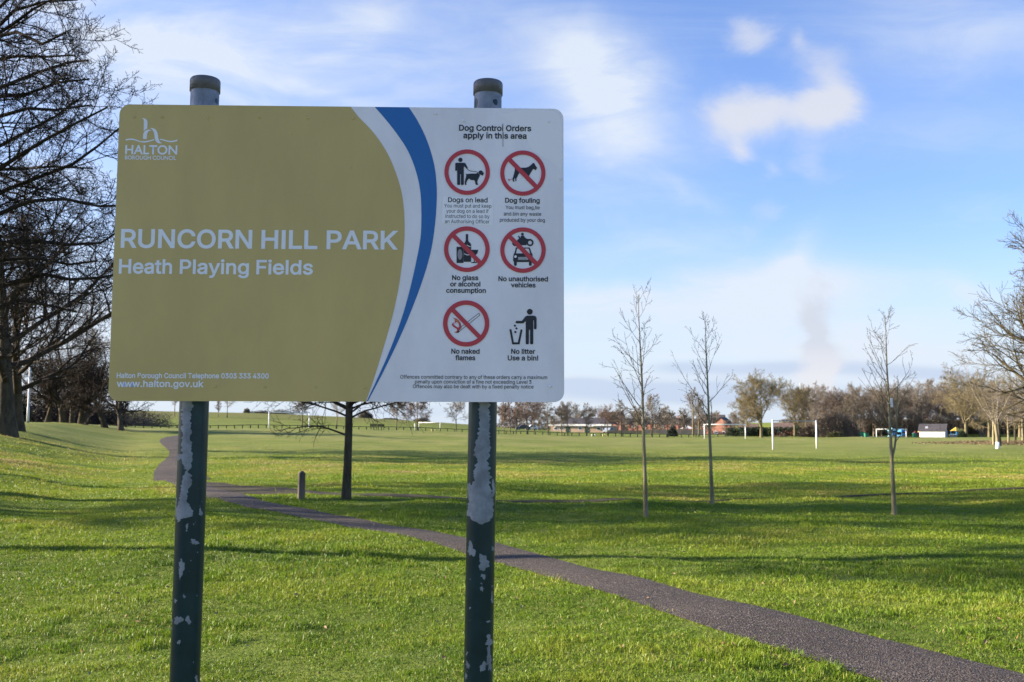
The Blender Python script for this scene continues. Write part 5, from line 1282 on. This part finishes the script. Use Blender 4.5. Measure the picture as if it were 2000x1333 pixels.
def lamp(px, dist, h, label, rz):
    x, y = at(px, dist); e = empty('street_lamp', G3(x, y), rz); tag(e, label, 'street lamp', 'pale lamp posts beside the road on the left')
    g = MB(); g.tube([(0, 0, -.1), (0, 0, 1.2), (0, 0, 1.25), (0, 0, h)], [.105, .10, .075, .055], 14); g.build('column', M_LAMP, e, True)
    g = MB(); g.tube([(0, 0, -.05), (0, 0, .10)], [.13, .11], 12); g.build('base_band', M_RAIL, e, True)
    g = MB(); g.tube([(0, 0, h), (.15, 0, h + .25), (.6, 0, h + .36)], [.05, .04, .035], 10); g.build('arm', M_LAMP, e, True)
    g = MB(); g.box((.55, -.14, h + .30), (1.15, .14, h + .42)); g.build('lantern', mat('lantern', (.35, .36, .37), (.3, .3, .3), 4, .4), e, bevel=.03)


lamp(33.5, 60, 8.2, 'nearer and thicker of two pale lamp posts beside the stout left trunk', 2.6); lamp(60.5, 82, 8.2, 'farther thinner pale lamp post left of the dark gnarled trees', 2.6)


# ------------------------------------------------------------------ hedges and bushes
def leafy(name, loc, rx, ry, rz, n, size, cols, label, cat='hedge', group=None, seed=0, kind=None, box=False, stems=0):
    r = np.random.default_rng(seed)
    if box: P = r.uniform(-1, 1, (n, 3)); P[:, 2] = r.uniform(0, 1, n) * (1 - .15 * vnoise(P[:, 0] * rx + 50, P[:, 1] * ry + 50, 1.2, seed)); P *= [rx, ry, rz]
    else:
        q = nrm(r.normal(0, 1, (n, 3))); q[:, 2] = np.abs(q[:, 2]); lump = .72 + .4 * vnoise(np.arctan2(q[:, 1], q[:, 0]) * 1.6 + 20, q[:, 2] * 2.2 + 20, .55, seed)
        P = q * (r.random((n, 1)) ** .45) * lump[:, None] * [rx, ry, rz]
    a = nrm(r.normal(0, 1, (n, 3))); u, w = perp(a); s = size * r.uniform(.5, 1.3, (n, 1))
    V = np.stack([P - u * s, P + w * s * .5, P + u * s, P - w * s * .5], 1).reshape(-1, 3); k = np.arange(n) * 4
    o = obj(name, npmesh(name, V, [np.stack([k, k + 1, k + 2, k + 3], 1)], mat(name + '_leaf', cols[0], cols[1], .9, .7, 0, .2)), None, loc)
    tag(o, label, cat, group, kind); return o


DK = ((.012, .022, .012), (.030, .045, .020)); BR = ((.105, .080, .058), (.160, .122, .088)); OL = ((.055, .060, .022), (.10, .095, .040)); RU = ((.11, .080, .045), (.17, .125, .068))
leafy('hedge', G3(*at(1545, 182)), 9.5, 1.2, 1.75, 9000, .13, DK, 'dark evergreen hedge behind the nearest goal', seed=1, box=True)
leafy('hedge', G3(*at(1455, 186)), 3.6, 1.0, 1.55, 4000, .13, DK, 'dark hedge beside the broad round tree trunk', seed=2, box=True)
leafy('bush', G3(*at(1311, 178)), 1.1, .9, 1.6, 2500, .11, DK, 'small dark evergreen bush between the two nearer saplings', 'bush', seed=3)
BU = 'bushes at the field edge behind the goals'
leafy('bush', G3(*at(1628, 166)), 3.0, 2.0, 4.4, 12000, .10, BR, 'large brown bush right of the nearest goal', 'bush', BU, 4)
leafy('bush', G3(*at(1652, 170)), 2.2, 1.6, 3.2, 7000, .10, BR, 'lower brown bush joined to the right of the large one', 'bush', BU, 5)
leafy('bush', G3(*at(1626, 161)), 1.5, .9, .95, 3500, .08, OL, 'low olive green shrub at the foot of the large brown bush', 'bush', BU, 6)
leafy('bush', G3(*at(1525, 172)), .9, .7, .6, 1200, .08, BR, 'tiny brown shrub under the crossbar of the nearest goal', 'bush', BU, 7)
leafy('bush', G3(*at(1578, 175)), 2.2, 1.5, 2.4, 6000, .10, BR, 'brown bush behind the right post of the nearest goal', 'bush', BU, 8)
leafy('bush', G3(*at(1872, 190)), 1.0, .8, 1.3, 2600, .09, DK, 'small dark evergreen bush at the foot of the tree right of the shed', 'bush', None, 9)
HB = 'dark bushes on the skyline of the hill'
leafy('bush', G3(*at(285, 190)), 6.5, 3.0, 3.4, 12000, .10, ((.085, .072, .060), (.135, .115, .095)), 'long pale brown thicket sloping down onto the hill left of the sign post', 'thicket', None, 10)
leafy('bush', G3(*at(235, 175)), 6.0, 3.0, 2.8, 10000, .10, ((.070, .060, .052), (.115, .10, .082)), 'brown thicket behind the leaning tree left of the sign', 'thicket', None, 11)
for px_, w_, h_, l_ in ((515, 4.5, 1.4, 'low dark bush on the skyline left of the far left goal'), (550, 5.0, 1.9, 'wide dark bush on the skyline right of the far left goal post'), (485, 1.2, 2.0, 'small round bush on the skyline'),
                        (712, 2.2, 2.9, 'left half of a pair of round bushes on the skyline'), (720, 1.9, 2.7, 'right half of a pair of round bushes on the skyline'), (762, 4.0, .8, 'thin low scrub on the skyline behind the slim tree'), (824, 3.0, 1.5, 'low scrub on the skyline behind the reddish tree')):
    leafy('bush', G3(*at(px_, 335), -.2), w_, 1.5, h_, 2600, .16, ((.12, .105, .072), (.18, .155, .105)), l_, 'bush', HB, int(px_))
LB = 'thickets behind the avenue on the left'
leafy('bush', G3(*at(95, 135)), 7.5, 3.0, 4.6, 16000, .13, ((.035, .027, .022), (.060, .045, .036)), 'dark brown thicket behind the gnarled trees on the left', 'thicket', LB, 21)
leafy('bush', G3(*at(175, 140)), 6.5, 3.0, 3.6, 14000, .13, ((.040, .030, .026), (.065, .050, .040)), 'brown thicket behind the right part of the gnarled trees', 'thicket', LB, 22)
leafy('bush', G3(*at(47, 105)), 1.2, 1.0, 3.4, 3000, .10, DK, 'dark evergreen conifer between the two lamp posts', 'bush', LB, 23)
leafy('scrub', G3(131, 334, -.3), 43, 6, 5.2, 60000, .24, ((.085, .072, .055), (.145, .122, .092)), 'brown scrub filling the far wood below its bare crowns', 'scrub', None, 41, 'stuff', True)
leafy('scrub', G3(36, 450, -.5), 46, 5, 4.2, 26000, .24, ((.090, .075, .055), (.150, .125, .092)), 'low brown scrub behind the brick houses', 'scrub', None, 42, 'stuff', True)
leafy('dead_bracken', G3(52, 98), 13, 10, .34, 16000, .075, RU, 'rusty brown dead undergrowth below the trees at the right edge', 'undergrowth', None, 31, 'stuff')


# ------------------------------------------------------------------ buildings
def mat_brick(name, a, b, m_=(.42, .38, .33), sc=4.0):
    m = bpy.data.materials.new(name); m.use_nodes = True; T = NT(m.node_tree); bs = m.node_tree.nodes['Principled BSDF']
    v = T.n('ShaderNodeTexCoord').outputs['Object']; x, y, z = T.sep(v)
    br = T.n('ShaderNodeTexBrick'); T.L.new(T.xyz(T.m('ADD', x, y), z, 0.0), br.inputs['Vector']); br.inputs['Scale'].default_value = sc
    br.inputs['Color1'].default_value = c4(a); br.inputs['Color2'].default_value = c4(b); br.inputs['Mortar'].default_value = c4(m_); br.inputs['Mortar Size'].default_value = .012
    T.L.new(T.mix(T.ss(T.noise(v, .7, 4, .6), .3, .7, 0, .35), br.outputs[0], (.22, .12, .085)), bs.inputs['Base Color']); bs.inputs['Roughness'].default_value = .9
    return m


M_BRICK = mat_brick('red_brick', (.34, .115, .070), (.40, .15, .095)); M_BRPALE = mat_brick('pale_brick', (.40, .27, .18), (.46, .33, .22))
M_SLATE = mat('slate_roof', (.050, .047, .052), (.080, .073, .078), 1.4, .8, .3, .2, bscale=10); M_TILE = mat('brown_tile_roof', (.11, .075, .062), (.16, .11, .09), 1.4, .8, .3)
M_GLASS = mat('window_glass', (.05, .06, .075), (.09, .10, .12), .6, .12, 0, .5); M_UPVC = mat('white_frame', (.78, .78, .78), (.72, .72, .72), 3, .4)


def house(px, dist, w, d, eave, ridge, rz, label, wall=M_BRICK, roof=M_SLATE, gable=False, wins=(), chim=None, dz=0.0, group='red brick houses beyond the field'):
    """w along the front; front faces local -Y. gable: the gable end is the front."""
    x, y = at(px, dist); e = empty('brick_house', G3(x, y, dz), rz - .1); tag(e, label, 'house', group); o = .25
    g = MB()
    if gable:
        g.prism([(-w / 2, -1), (w / 2, -1), (w / 2, eave), (0, ridge), (-w / 2, eave)], -d / 2, d / 2); g.build('wall', wall, e)
        g = MB(); t = .12; k = (ridge - eave) / (w / 2)
        g.prism([(-w / 2 - o, eave - o * k + .02), (0, ridge + .02), (w / 2 + o, eave - o * k + .02), (w / 2 + o, eave - o * k + .02 + t), (0, ridge + .02 + t), (-w / 2 - o, eave - o * k + .02 + t)], -d / 2 - o, d / 2 + o); rf = g.build('roof', roof, e)
    else:
        g.prism([(-d / 2, -1), (d / 2, -1), (d / 2, eave), (0, ridge), (-d / 2, eave)], -w / 2, w / 2, axis='x'); 
        g.V = [(a, b, c) for a, b, c in g.V]; g.build('wall', wall, e)
        g = MB(); t = .12; k = (ridge - eave) / (d / 2)
        g.prism([(-d / 2 - o, eave - o * k + .02), (0, ridge + .02), (d / 2 + o, eave - o * k + .02), (d / 2 + o, eave - o * k + .02 + t), (0, ridge + .02 + t), (-d / 2 - o, eave - o * k + .02 + t)], -w / 2 - o, w / 2 + o, axis='x'); rf = g.build('roof', roof, e)
    if chim is not None:
        g = MB(); g.box((chim - .35, -.3, ridge - .5), (chim + .35, .3, ridge + .9)); g.box((chim - .42, -.37, ridge + .9), (chim + .42, .37, ridge + 1.02)); g.build('chimney', wall, rf)
    for (cx, cz, ww, hh) in wins:
        g = MB(); f = .09; y0 = -d / 2 - .03
        g.box((cx - ww / 2, y0, cz - hh / 2), (cx - ww / 2 + f, y0 + .06, cz + hh / 2)); g.box((cx + ww / 2 - f, y0, cz - hh / 2), (cx + ww / 2, y0 + .06, cz + hh / 2)); g.box((cx - f / 2, y0, cz - hh / 2 + f), (cx + f / 2, y0 + .06, cz + hh / 2 - f))
        g.box((cx - ww / 2 + f, y0, cz - hh / 2), (cx + ww / 2 - f, y0 + .06, cz - hh / 2 + f)); g.box((cx - ww / 2 + f, y0, cz + hh / 2 - f), (cx + ww / 2 - f, y0 + .06, cz + hh / 2)); wn = g.build('window', M_UPVC, e)
        g = MB(); g.box((cx - ww / 2 + f, y0 + .025, cz - hh / 2 + f), (cx + ww / 2 - f, y0 + .045, cz + hh / 2 - f)); g.build('pane', M_GLASS, wn)
    return e


house(1305, 400, 8.4, 7, 4.1, 6.3, -.25, 'brick terrace house on the left of its row, right of the left sapling', wins=((-2, 3.2, 1.7, 1.1), (2, 3.2, 1.7, 1.1)), chim=3.6)
house(1358, 408, 11.0, 7, 4.0, 6.4, -.25, 'middle brick terrace behind the white gazebo roof', wins=((-3.4, 3.1, 1.7, 1.1), (.4, 3.1, 1.7, 1.1), (3.8, 3.1, 1.7, 1.1)))
house(1391, 420, 9.0, 8, 4.4, 8.0, -.25, 'tall slate-roofed house behind the red gable', chim=2.0)
house(1410, 385, 6.8, 9, 3.9, 6.6, -.35, 'red brick house with its gable facing the field behind the second goal', gable=True, wins=((-1.7, 1.1, 1.5, 1.0), (1.6, 1.1, 1.7, 1.0)))
house(1250, 410, 9.0, 7, 3.4, 5.4, -.25, 'brick house behind the left sapling, mostly hidden by trees', wins=((-2, 2.6, 1.6, 1.0), (2, 2.6, 1.6, 1.0)))
house(1195, 430, 9.0, 7, 5.2, 8.0, -.25, 'brick house rising behind the roof of the low brick building', roof=M_TILE, chim=-3)
house(1528, 300, 6.0, 6, 2.6, 4.2, -.2, 'small brick house glimpsed through the nearest goal', roof=M_TILE, wins=((-1.2, 1.9, 1.3, .9),))
house(1460, 330, 5.5, 6, 2.3, 4.0, -.2, 'brick house glimpsed between hedge and broad round tree', roof=M_TILE, wins=((-1.0, 1.6, 1.6, .8), (1.3, 1.6, 1.2, .8)))
house(1793, 395, 4.5, 5, 2.3, 3.9, -.3, 'small orange brick house on the green rise above the shed', mat_brick('orange_brick', (.55, .20, .08), (.6, .24, .10)), M_TILE, dz=-1.4)

# long low building with a white fascia
x_, y_ = at(1139, 300); e = empty('clubhouse', G3(x_, y_, -.35), -.30); tag(e, 'long low pale brick building with grey roof and bright white fascia', 'building'); w = 18.4; d = 9
g = MB(); g.box((-w / 2 + .4, -d / 2, -1), (w / 2 - .4, d / 2, 2.25)); g.build('wall', M_BRPALE, e)
g = MB(); t = [(-w / 2, -d / 2 - .5, 2.78), (w / 2, -d / 2 - .5, 2.78), (w / 2, d / 2 + .5, 2.78), (-w / 2, d / 2 + .5, 2.78), (-w / 2 + 4.5, 0, 4.6), (w / 2 - 3.0, 0, 4.6)]
g.add(t, [(0, 1, 5, 4), (1, 2, 5), (2, 3, 4, 5), (3, 0, 4), (3, 2, 1, 0)]); g.build('roof', M_SLATE, e)
g = MB(); g.box((-w / 2 - .05, -d / 2 - .55, 2.26), (w / 2 + .05, -d / 2 - .47, 2.775)); g.build('fascia', M_WHITE, e)
for cx, ww in ((-3.6, 1.3), (2.1, 1.5)):
    g = MB(); g.box((cx - ww / 2, -d / 2 - .03, -.1), (cx + ww / 2, -d / 2 + .05, 2.0)); dr = g.build('door', mat('dark_green_door', (.02, .05, .035), (.03, .07, .05), 3, .5), e)
    g = MB(); g.box((cx + ww / 2 - .18, -d / 2 - .09, .95), (cx + ww / 2 - .12, -d / 2 - .03, 1.1)); g.build('handle', M_UPVC, dr)
for cx in (-7.2, -5.6, 0, 5.4, 7.2):
    g = MB(); g.box((cx - .6, -d / 2 - .03, 1.1), (cx + .6, -d / 2 + .04, 1.95)); f_ = g.build('window', M_UPVC, e)
    g = MB(); g.box((cx - .5, -d / 2 - .045, 1.2), (cx + .5, -d / 2 - .031, 1.85)); g.build('pane', M_GLASS, f_)
g = MB(); g.box((2.5, -d / 2 - 1.1, 2.0), (4.1, -d / 2 - .1, 2.12)); g.build('porch_canopy', M_UPVC, e)

# garden wall, gazebo
x_, y_ = at(1315, 255); g = MB(); g.box((-7.5, -.12, -.8), (7.5, .12, 1.0)); g.box((-7.5, -.16, 1.0), (7.5, .16, 1.08))
for k in range(6): g.box((-7.62 + k * 3, -.2, -.8), (-7.30 + k * 3, -.125, 1.15))
o_ = g.build('garden_wall', M_BRPALE); o_.location = G3(x_, y_); o_.rotation_euler[2] = -.1; tag(o_, 'pale brick garden wall behind the far fence between the saplings', 'wall')
x_, y_ = at(1223, 262); g = MB()
for k in range(14): g.box((-5 + k * .72, -.03, -.8), (-5 + k * .72 + .69, .03, .95 + .03 * (k % 3)))
g.box((-5, .035, .7), (5.05, .09, .8)); o_ = g.build('board_fence', mat('pale_fence_boards', (.34, .25, .15), (.28, .2, .12), 2, .9)); o_.location = G3(x_, y_, -.1); tag(o_, 'pale wooden board fence right of the low brick building', 'fence')
x_, y_ = at(1339, 370); e = empty('gazebo', G3(x_, y_, .3)); tag(e, 'white gazebo with a pointed roof in the garden behind the brick wall', 'gazebo')
g = MB(); g.add([(-2, -2, 2.0), (2, -2, 2.0), (2, 2, 2.0), (-2, 2, 2.0), (0, 0, 3.3)], [(0, 1, 4), (1, 2, 4), (2, 3, 4), (3, 0, 4), (3, 2, 1, 0)]); g.build('canopy', M_WHITE, e)
for sx in (-1, 1):
    for sy in (-1, 1): g = MB(); g.box((sx * 1.9 - .04, sy * 1.9 - .04, -.3), (sx * 1.9 + .04, sy * 1.9 + .04, 2.0)); g.build('leg', M_UPVC, e)

# white shed
x_, y_ = at(1817, 288); e = empty('shed', G3(x_, y_, -.05), -.52); tag(e, 'white shed with double doors and dark pitched roof at the field edge', 'shed')
w, d, hE, hR = 6.7, 5.0, 2.15, 3.9
M_SIDE = mat('grey_boards', (.30, .31, .34), (.36, .37, .40), 2, .7)
g = MB(); g.prism([(-d / 2, -.6), (d / 2, -.6), (d / 2, hE), (0, hR - .1), (-d / 2, hE)], -w / 2, w / 2, axis='x'); g.build('wall', M_SIDE, e)
for s in (-1, 1):
    g = MB(); g.box((min(s * .03, s * (w / 2 - .05)), -d / 2 - .06, 0.02), (max(s * .03, s * (w / 2 - .05)), -d / 2 - .005, hE - .08)); dr = g.build('door', M_WHITE, e, bevel=.01)
    g = MB(); g.box((s * .18 - .03, -d / 2 - .12, .95), (s * .18 + .03, -d / 2 - .06, 1.2)); g.build('handle', M_RAIL, dr)
k = (hR - hE) / (d / 2); o = .3
g = MB(); g.prism([(-d / 2 - o, hE - o * k + .03), (0, hR + .03), (d / 2 + o, hE - o * k + .03), (d / 2 + o, hE - o * k + .15), (0, hR + .15), (-d / 2 - o, hE - o * k + .15)], -w / 2 - .35, w / 2 + .35, axis='x'); rf = g.build('roof', M_SLATE, e)
g = MB(); a_ = math.atan(k); V = []
for xx in (-1.9, -1.2):
    for yy in (-1.9, -1.1): V.append((xx, yy, hR + .17 + yy * k + .02))
g.add(V, [(0, 1, 3, 2)]); g.build('skylight', M_SIDE, rf)


# vehicles on the far side
def car(px, dist, rz, c, label, L=4.1, hgt=1.45):
    e = empty('parked_car', G3(*at(px, dist)), rz); tag(e, label, 'car', 'cars parked beyond the field')
    m = mat('car_paint', c, tuple(v * .9 for v in c), 1, .3, 0, .5)
    pr = [(-L / 2, .35), (-L / 2 + .05, .8), (-L / 2 + .95, .92), (-L / 2 + 1.55, hgt), (L / 2 - 1.1, hgt), (L / 2 - .25, .98), (L / 2, .85), (L / 2, .35)]
    g = MB(); g.prism([(a, b) for a, b in pr], -.85, .85); g.build('body', m, e, bevel=.06)
    g = MB(); wp = [(-L / 2 + 1.15, .95), (-L / 2 + 1.62, hgt - .1), (L / 2 - 1.12, hgt - .1), (L / 2 - .55, .98)]
    g.prism(wp, -.862, .862); g.build('window', M_GLASS, e)
    for sx in (-L / 2 + .8, L / 2 - .8):
        for sy in (-1, 1):
            g = MB(); g.tube([(sx, sy * .70, .32), (sx, sy * .88, .32)], .32, 14); wh = g.build('wheel', mat('tyre', (.02, .02, .02), (.03, .03, .03), 3, .8), e)
            g = MB(); g.tube([(sx, sy * .881, .32), (sx, sy * .89, .32)], .19, 10); g.build('hub_cap', M_ALU, wh)


car(1021, 282, .1, (.030, .032, .04), 'dark car under the reddish tree right of the right sign post'); car(1038, 286, .1, (.72, .72, .72), 'white car behind the reddish tree right of the right sign post', 3.6, 1.6)
car(1187, 280, 1.1, (.28, .32, .36), 'grey car parked before the right end of the low brick building')

# playground things by the shed
M_PB = mat('play_blue', (.07, .25, .50), (.09, .30, .55), 3, .5); M_PY = mat('play_yellow', (.75, .50, .10), (.70, .46, .09), 3, .5); M_PG = mat('play_green', (.03, .16, .09), (.04, .19, .11), 3, .6); M_PR = mat('play_red', (.60, .07, .09), (.5, .06, .07), 3, .5)
PG = 'coloured playground equipment around the shed'


def tower(px, dist, w, h, m1, m2, label, s=1.0):
    e = empty('play_tower', G3(*at(px, dist)), .4); tag(e, label, 'play tower', PG)
    for sx in (-1, 1):
        for sy in (-1, 1): g = MB(); g.tube([(sx * w / 2, sy * w / 2, -.2), (sx * w / 2, sy * w / 2, h)], .06, 8); g.build('leg', m1, e, True)
    g = MB(); g.box((-w / 2 - .06, -w / 2 - .06, h * .45), (w / 2 + .06, w / 2 + .06, h * .5)); g.box((-w / 2, -w / 2 - .03, h * .5), (w / 2, -w / 2 + .03, h * .78)); g.build('platform', m1, e)
    g = MB(); q = w / 2 + .2; g.add([(-q, -q, h), (q, -q, h), (q, q, h), (-q, q, h), (0, 0, h + w * .6)], [(0, 1, 4), (1, 2, 4), (2, 3, 4), (3, 0, 4), (3, 2, 1, 0)]); g.build('roof', m2, e)
    g = MB(); g.prism([(-w / 2, h * .48), (-w / 2, h * .40), (-w / 2 - h * .7, .05), (-w / 2 - h * .7, .15)], -.25, .25, axis='y'); g.build('slide', m2, e)


M_PC = mat('play_cyan', (.25, .55, .62), (.3, .6, .66), 3, .5)
tower(1737, 275, 1.4, 2.0, M_PB, M_PC, 'pale blue play tower seen through the far right goal'); tower(1755, 285, 1.6, 1.8, M_PB, M_PB, 'deep blue play tower behind the right post of the far goal')
tower(1861, 300, 2.0, 1.9, M_PB, M_PY, 'yellow roofed play tower left of the large olive tree'); tower(1871, 306, 1.7, 1.8, M_PB, M_PY, 'smaller yellow roofed play tower nearest the large olive tree')
x_, y_ = at(1788, 296); e = empty('climbing_frame', G3(x_, y_)); tag(e, 'dark purple and yellow climbing frame just left of the white shed', 'climbing frame', PG)
g = MB(); M_PP = mat('play_purple', (.10, .03, .09), (.12, .04, .1), 2, .6)
g.box((-1.3, -.5, .9), (1.6, .5, 1.7)); g.build('deck', M_PP, e)
for sx in (-1.2, 0, 1.5): g = MB(); g.tube([(sx, -.45, -.2), (sx, -.45, 2.0)], .07, 8); g.build('leg', M_PR, e)
g = MB(); g.tube([(.3, 0, 1.7), (.3, 0, 2.0), (.3, 0, 2.3)], [.45, .4, .05], 10); g.build('roof', M_PY, e)


def wheelie(px, dist, label, m):
    e = empty('litter_bin', G3(*at(px, dist))); tag(e, label, 'bin', 'green bins by the playground')
    g = MB(); g.add([(-.42, -.4, 0), (.42, -.4, 0), (.42, .4, 0), (-.42, .4, 0), (-.52, -.5, 1.25), (.52, -.5, 1.25), (.52, .5, 1.25), (-.52, .5, 1.25)], [(0, 1, 5, 4), (1, 2, 6, 5), (2, 3, 7, 6), (3, 0, 4, 7), (4, 5, 6, 7), (3, 2, 1, 0)]); g.build('bin_body', m, e, bevel=.03)
    g = MB(); g.prism([(-.56, 1.26), (.56, 1.26), (.5, 1.38), (-.5, 1.38)], -.54, .54); g.build('lid', m, e, bevel=.02)


wheelie(1779.5, 284, 'green bin standing left of the white shed', M_PG); wheelie(1687, 270, 'green bin left of the far right goal before the low wall', M_PG)
g = MB(); g.box((-6.2, -.15, -.7), (6.2, .15, .42)); g.box((-6.2, -.19, .42), (6.2, .19, .50)); o_ = g.build('low_wall', mat('pale_stone', (.42, .37, .30), (.36, .31, .26), 2, .9)); o_.location = G3(*at(1722, 272)); tag(o_, 'low pale stone wall behind the far right goal', 'wall')
g = MB(); g.box((-2.4, -1.2, -.4), (2.4, 1.2, 1.7)); 
for k in range(12): g.box((-2.35 + k * .4, -1.23, -.1), (-2.2 + k * .4, -1.201, 1.6))
o_ = g.build('storage_container', M_PG); o_.location = G3(*at(1665, 300)); tag(o_, 'dark green metal container behind the large brown bush', 'container')
g = MB(); g.box((-1.6, -.15, -.6), (1.6, .15, .8)); g.box((-1.6, -.2, .8), (1.6, .2, .9)); o_ = g.build('low_wall', mat_brick('mixed_stone', (.55, .48, .40), (.3, .25, .2))); o_.location = G3(*at(1859, 290)); tag(o_, 'short patchy stone wall right of the white shed', 'wall')
# far steam works chimney
g = MB(); g.tube([(0, 0, -20), (0, 0, 66)], [1.6, 1.2], 12); o_ = g.build('industrial_chimney', mat('pale_concrete', (.42, .42, .43), (.36, .36, .37), .2, .9)); o_.location = (*at(1561.5, 1500), 0); tag(o_, 'thin distant factory chimney beside the rising steam', 'chimney')
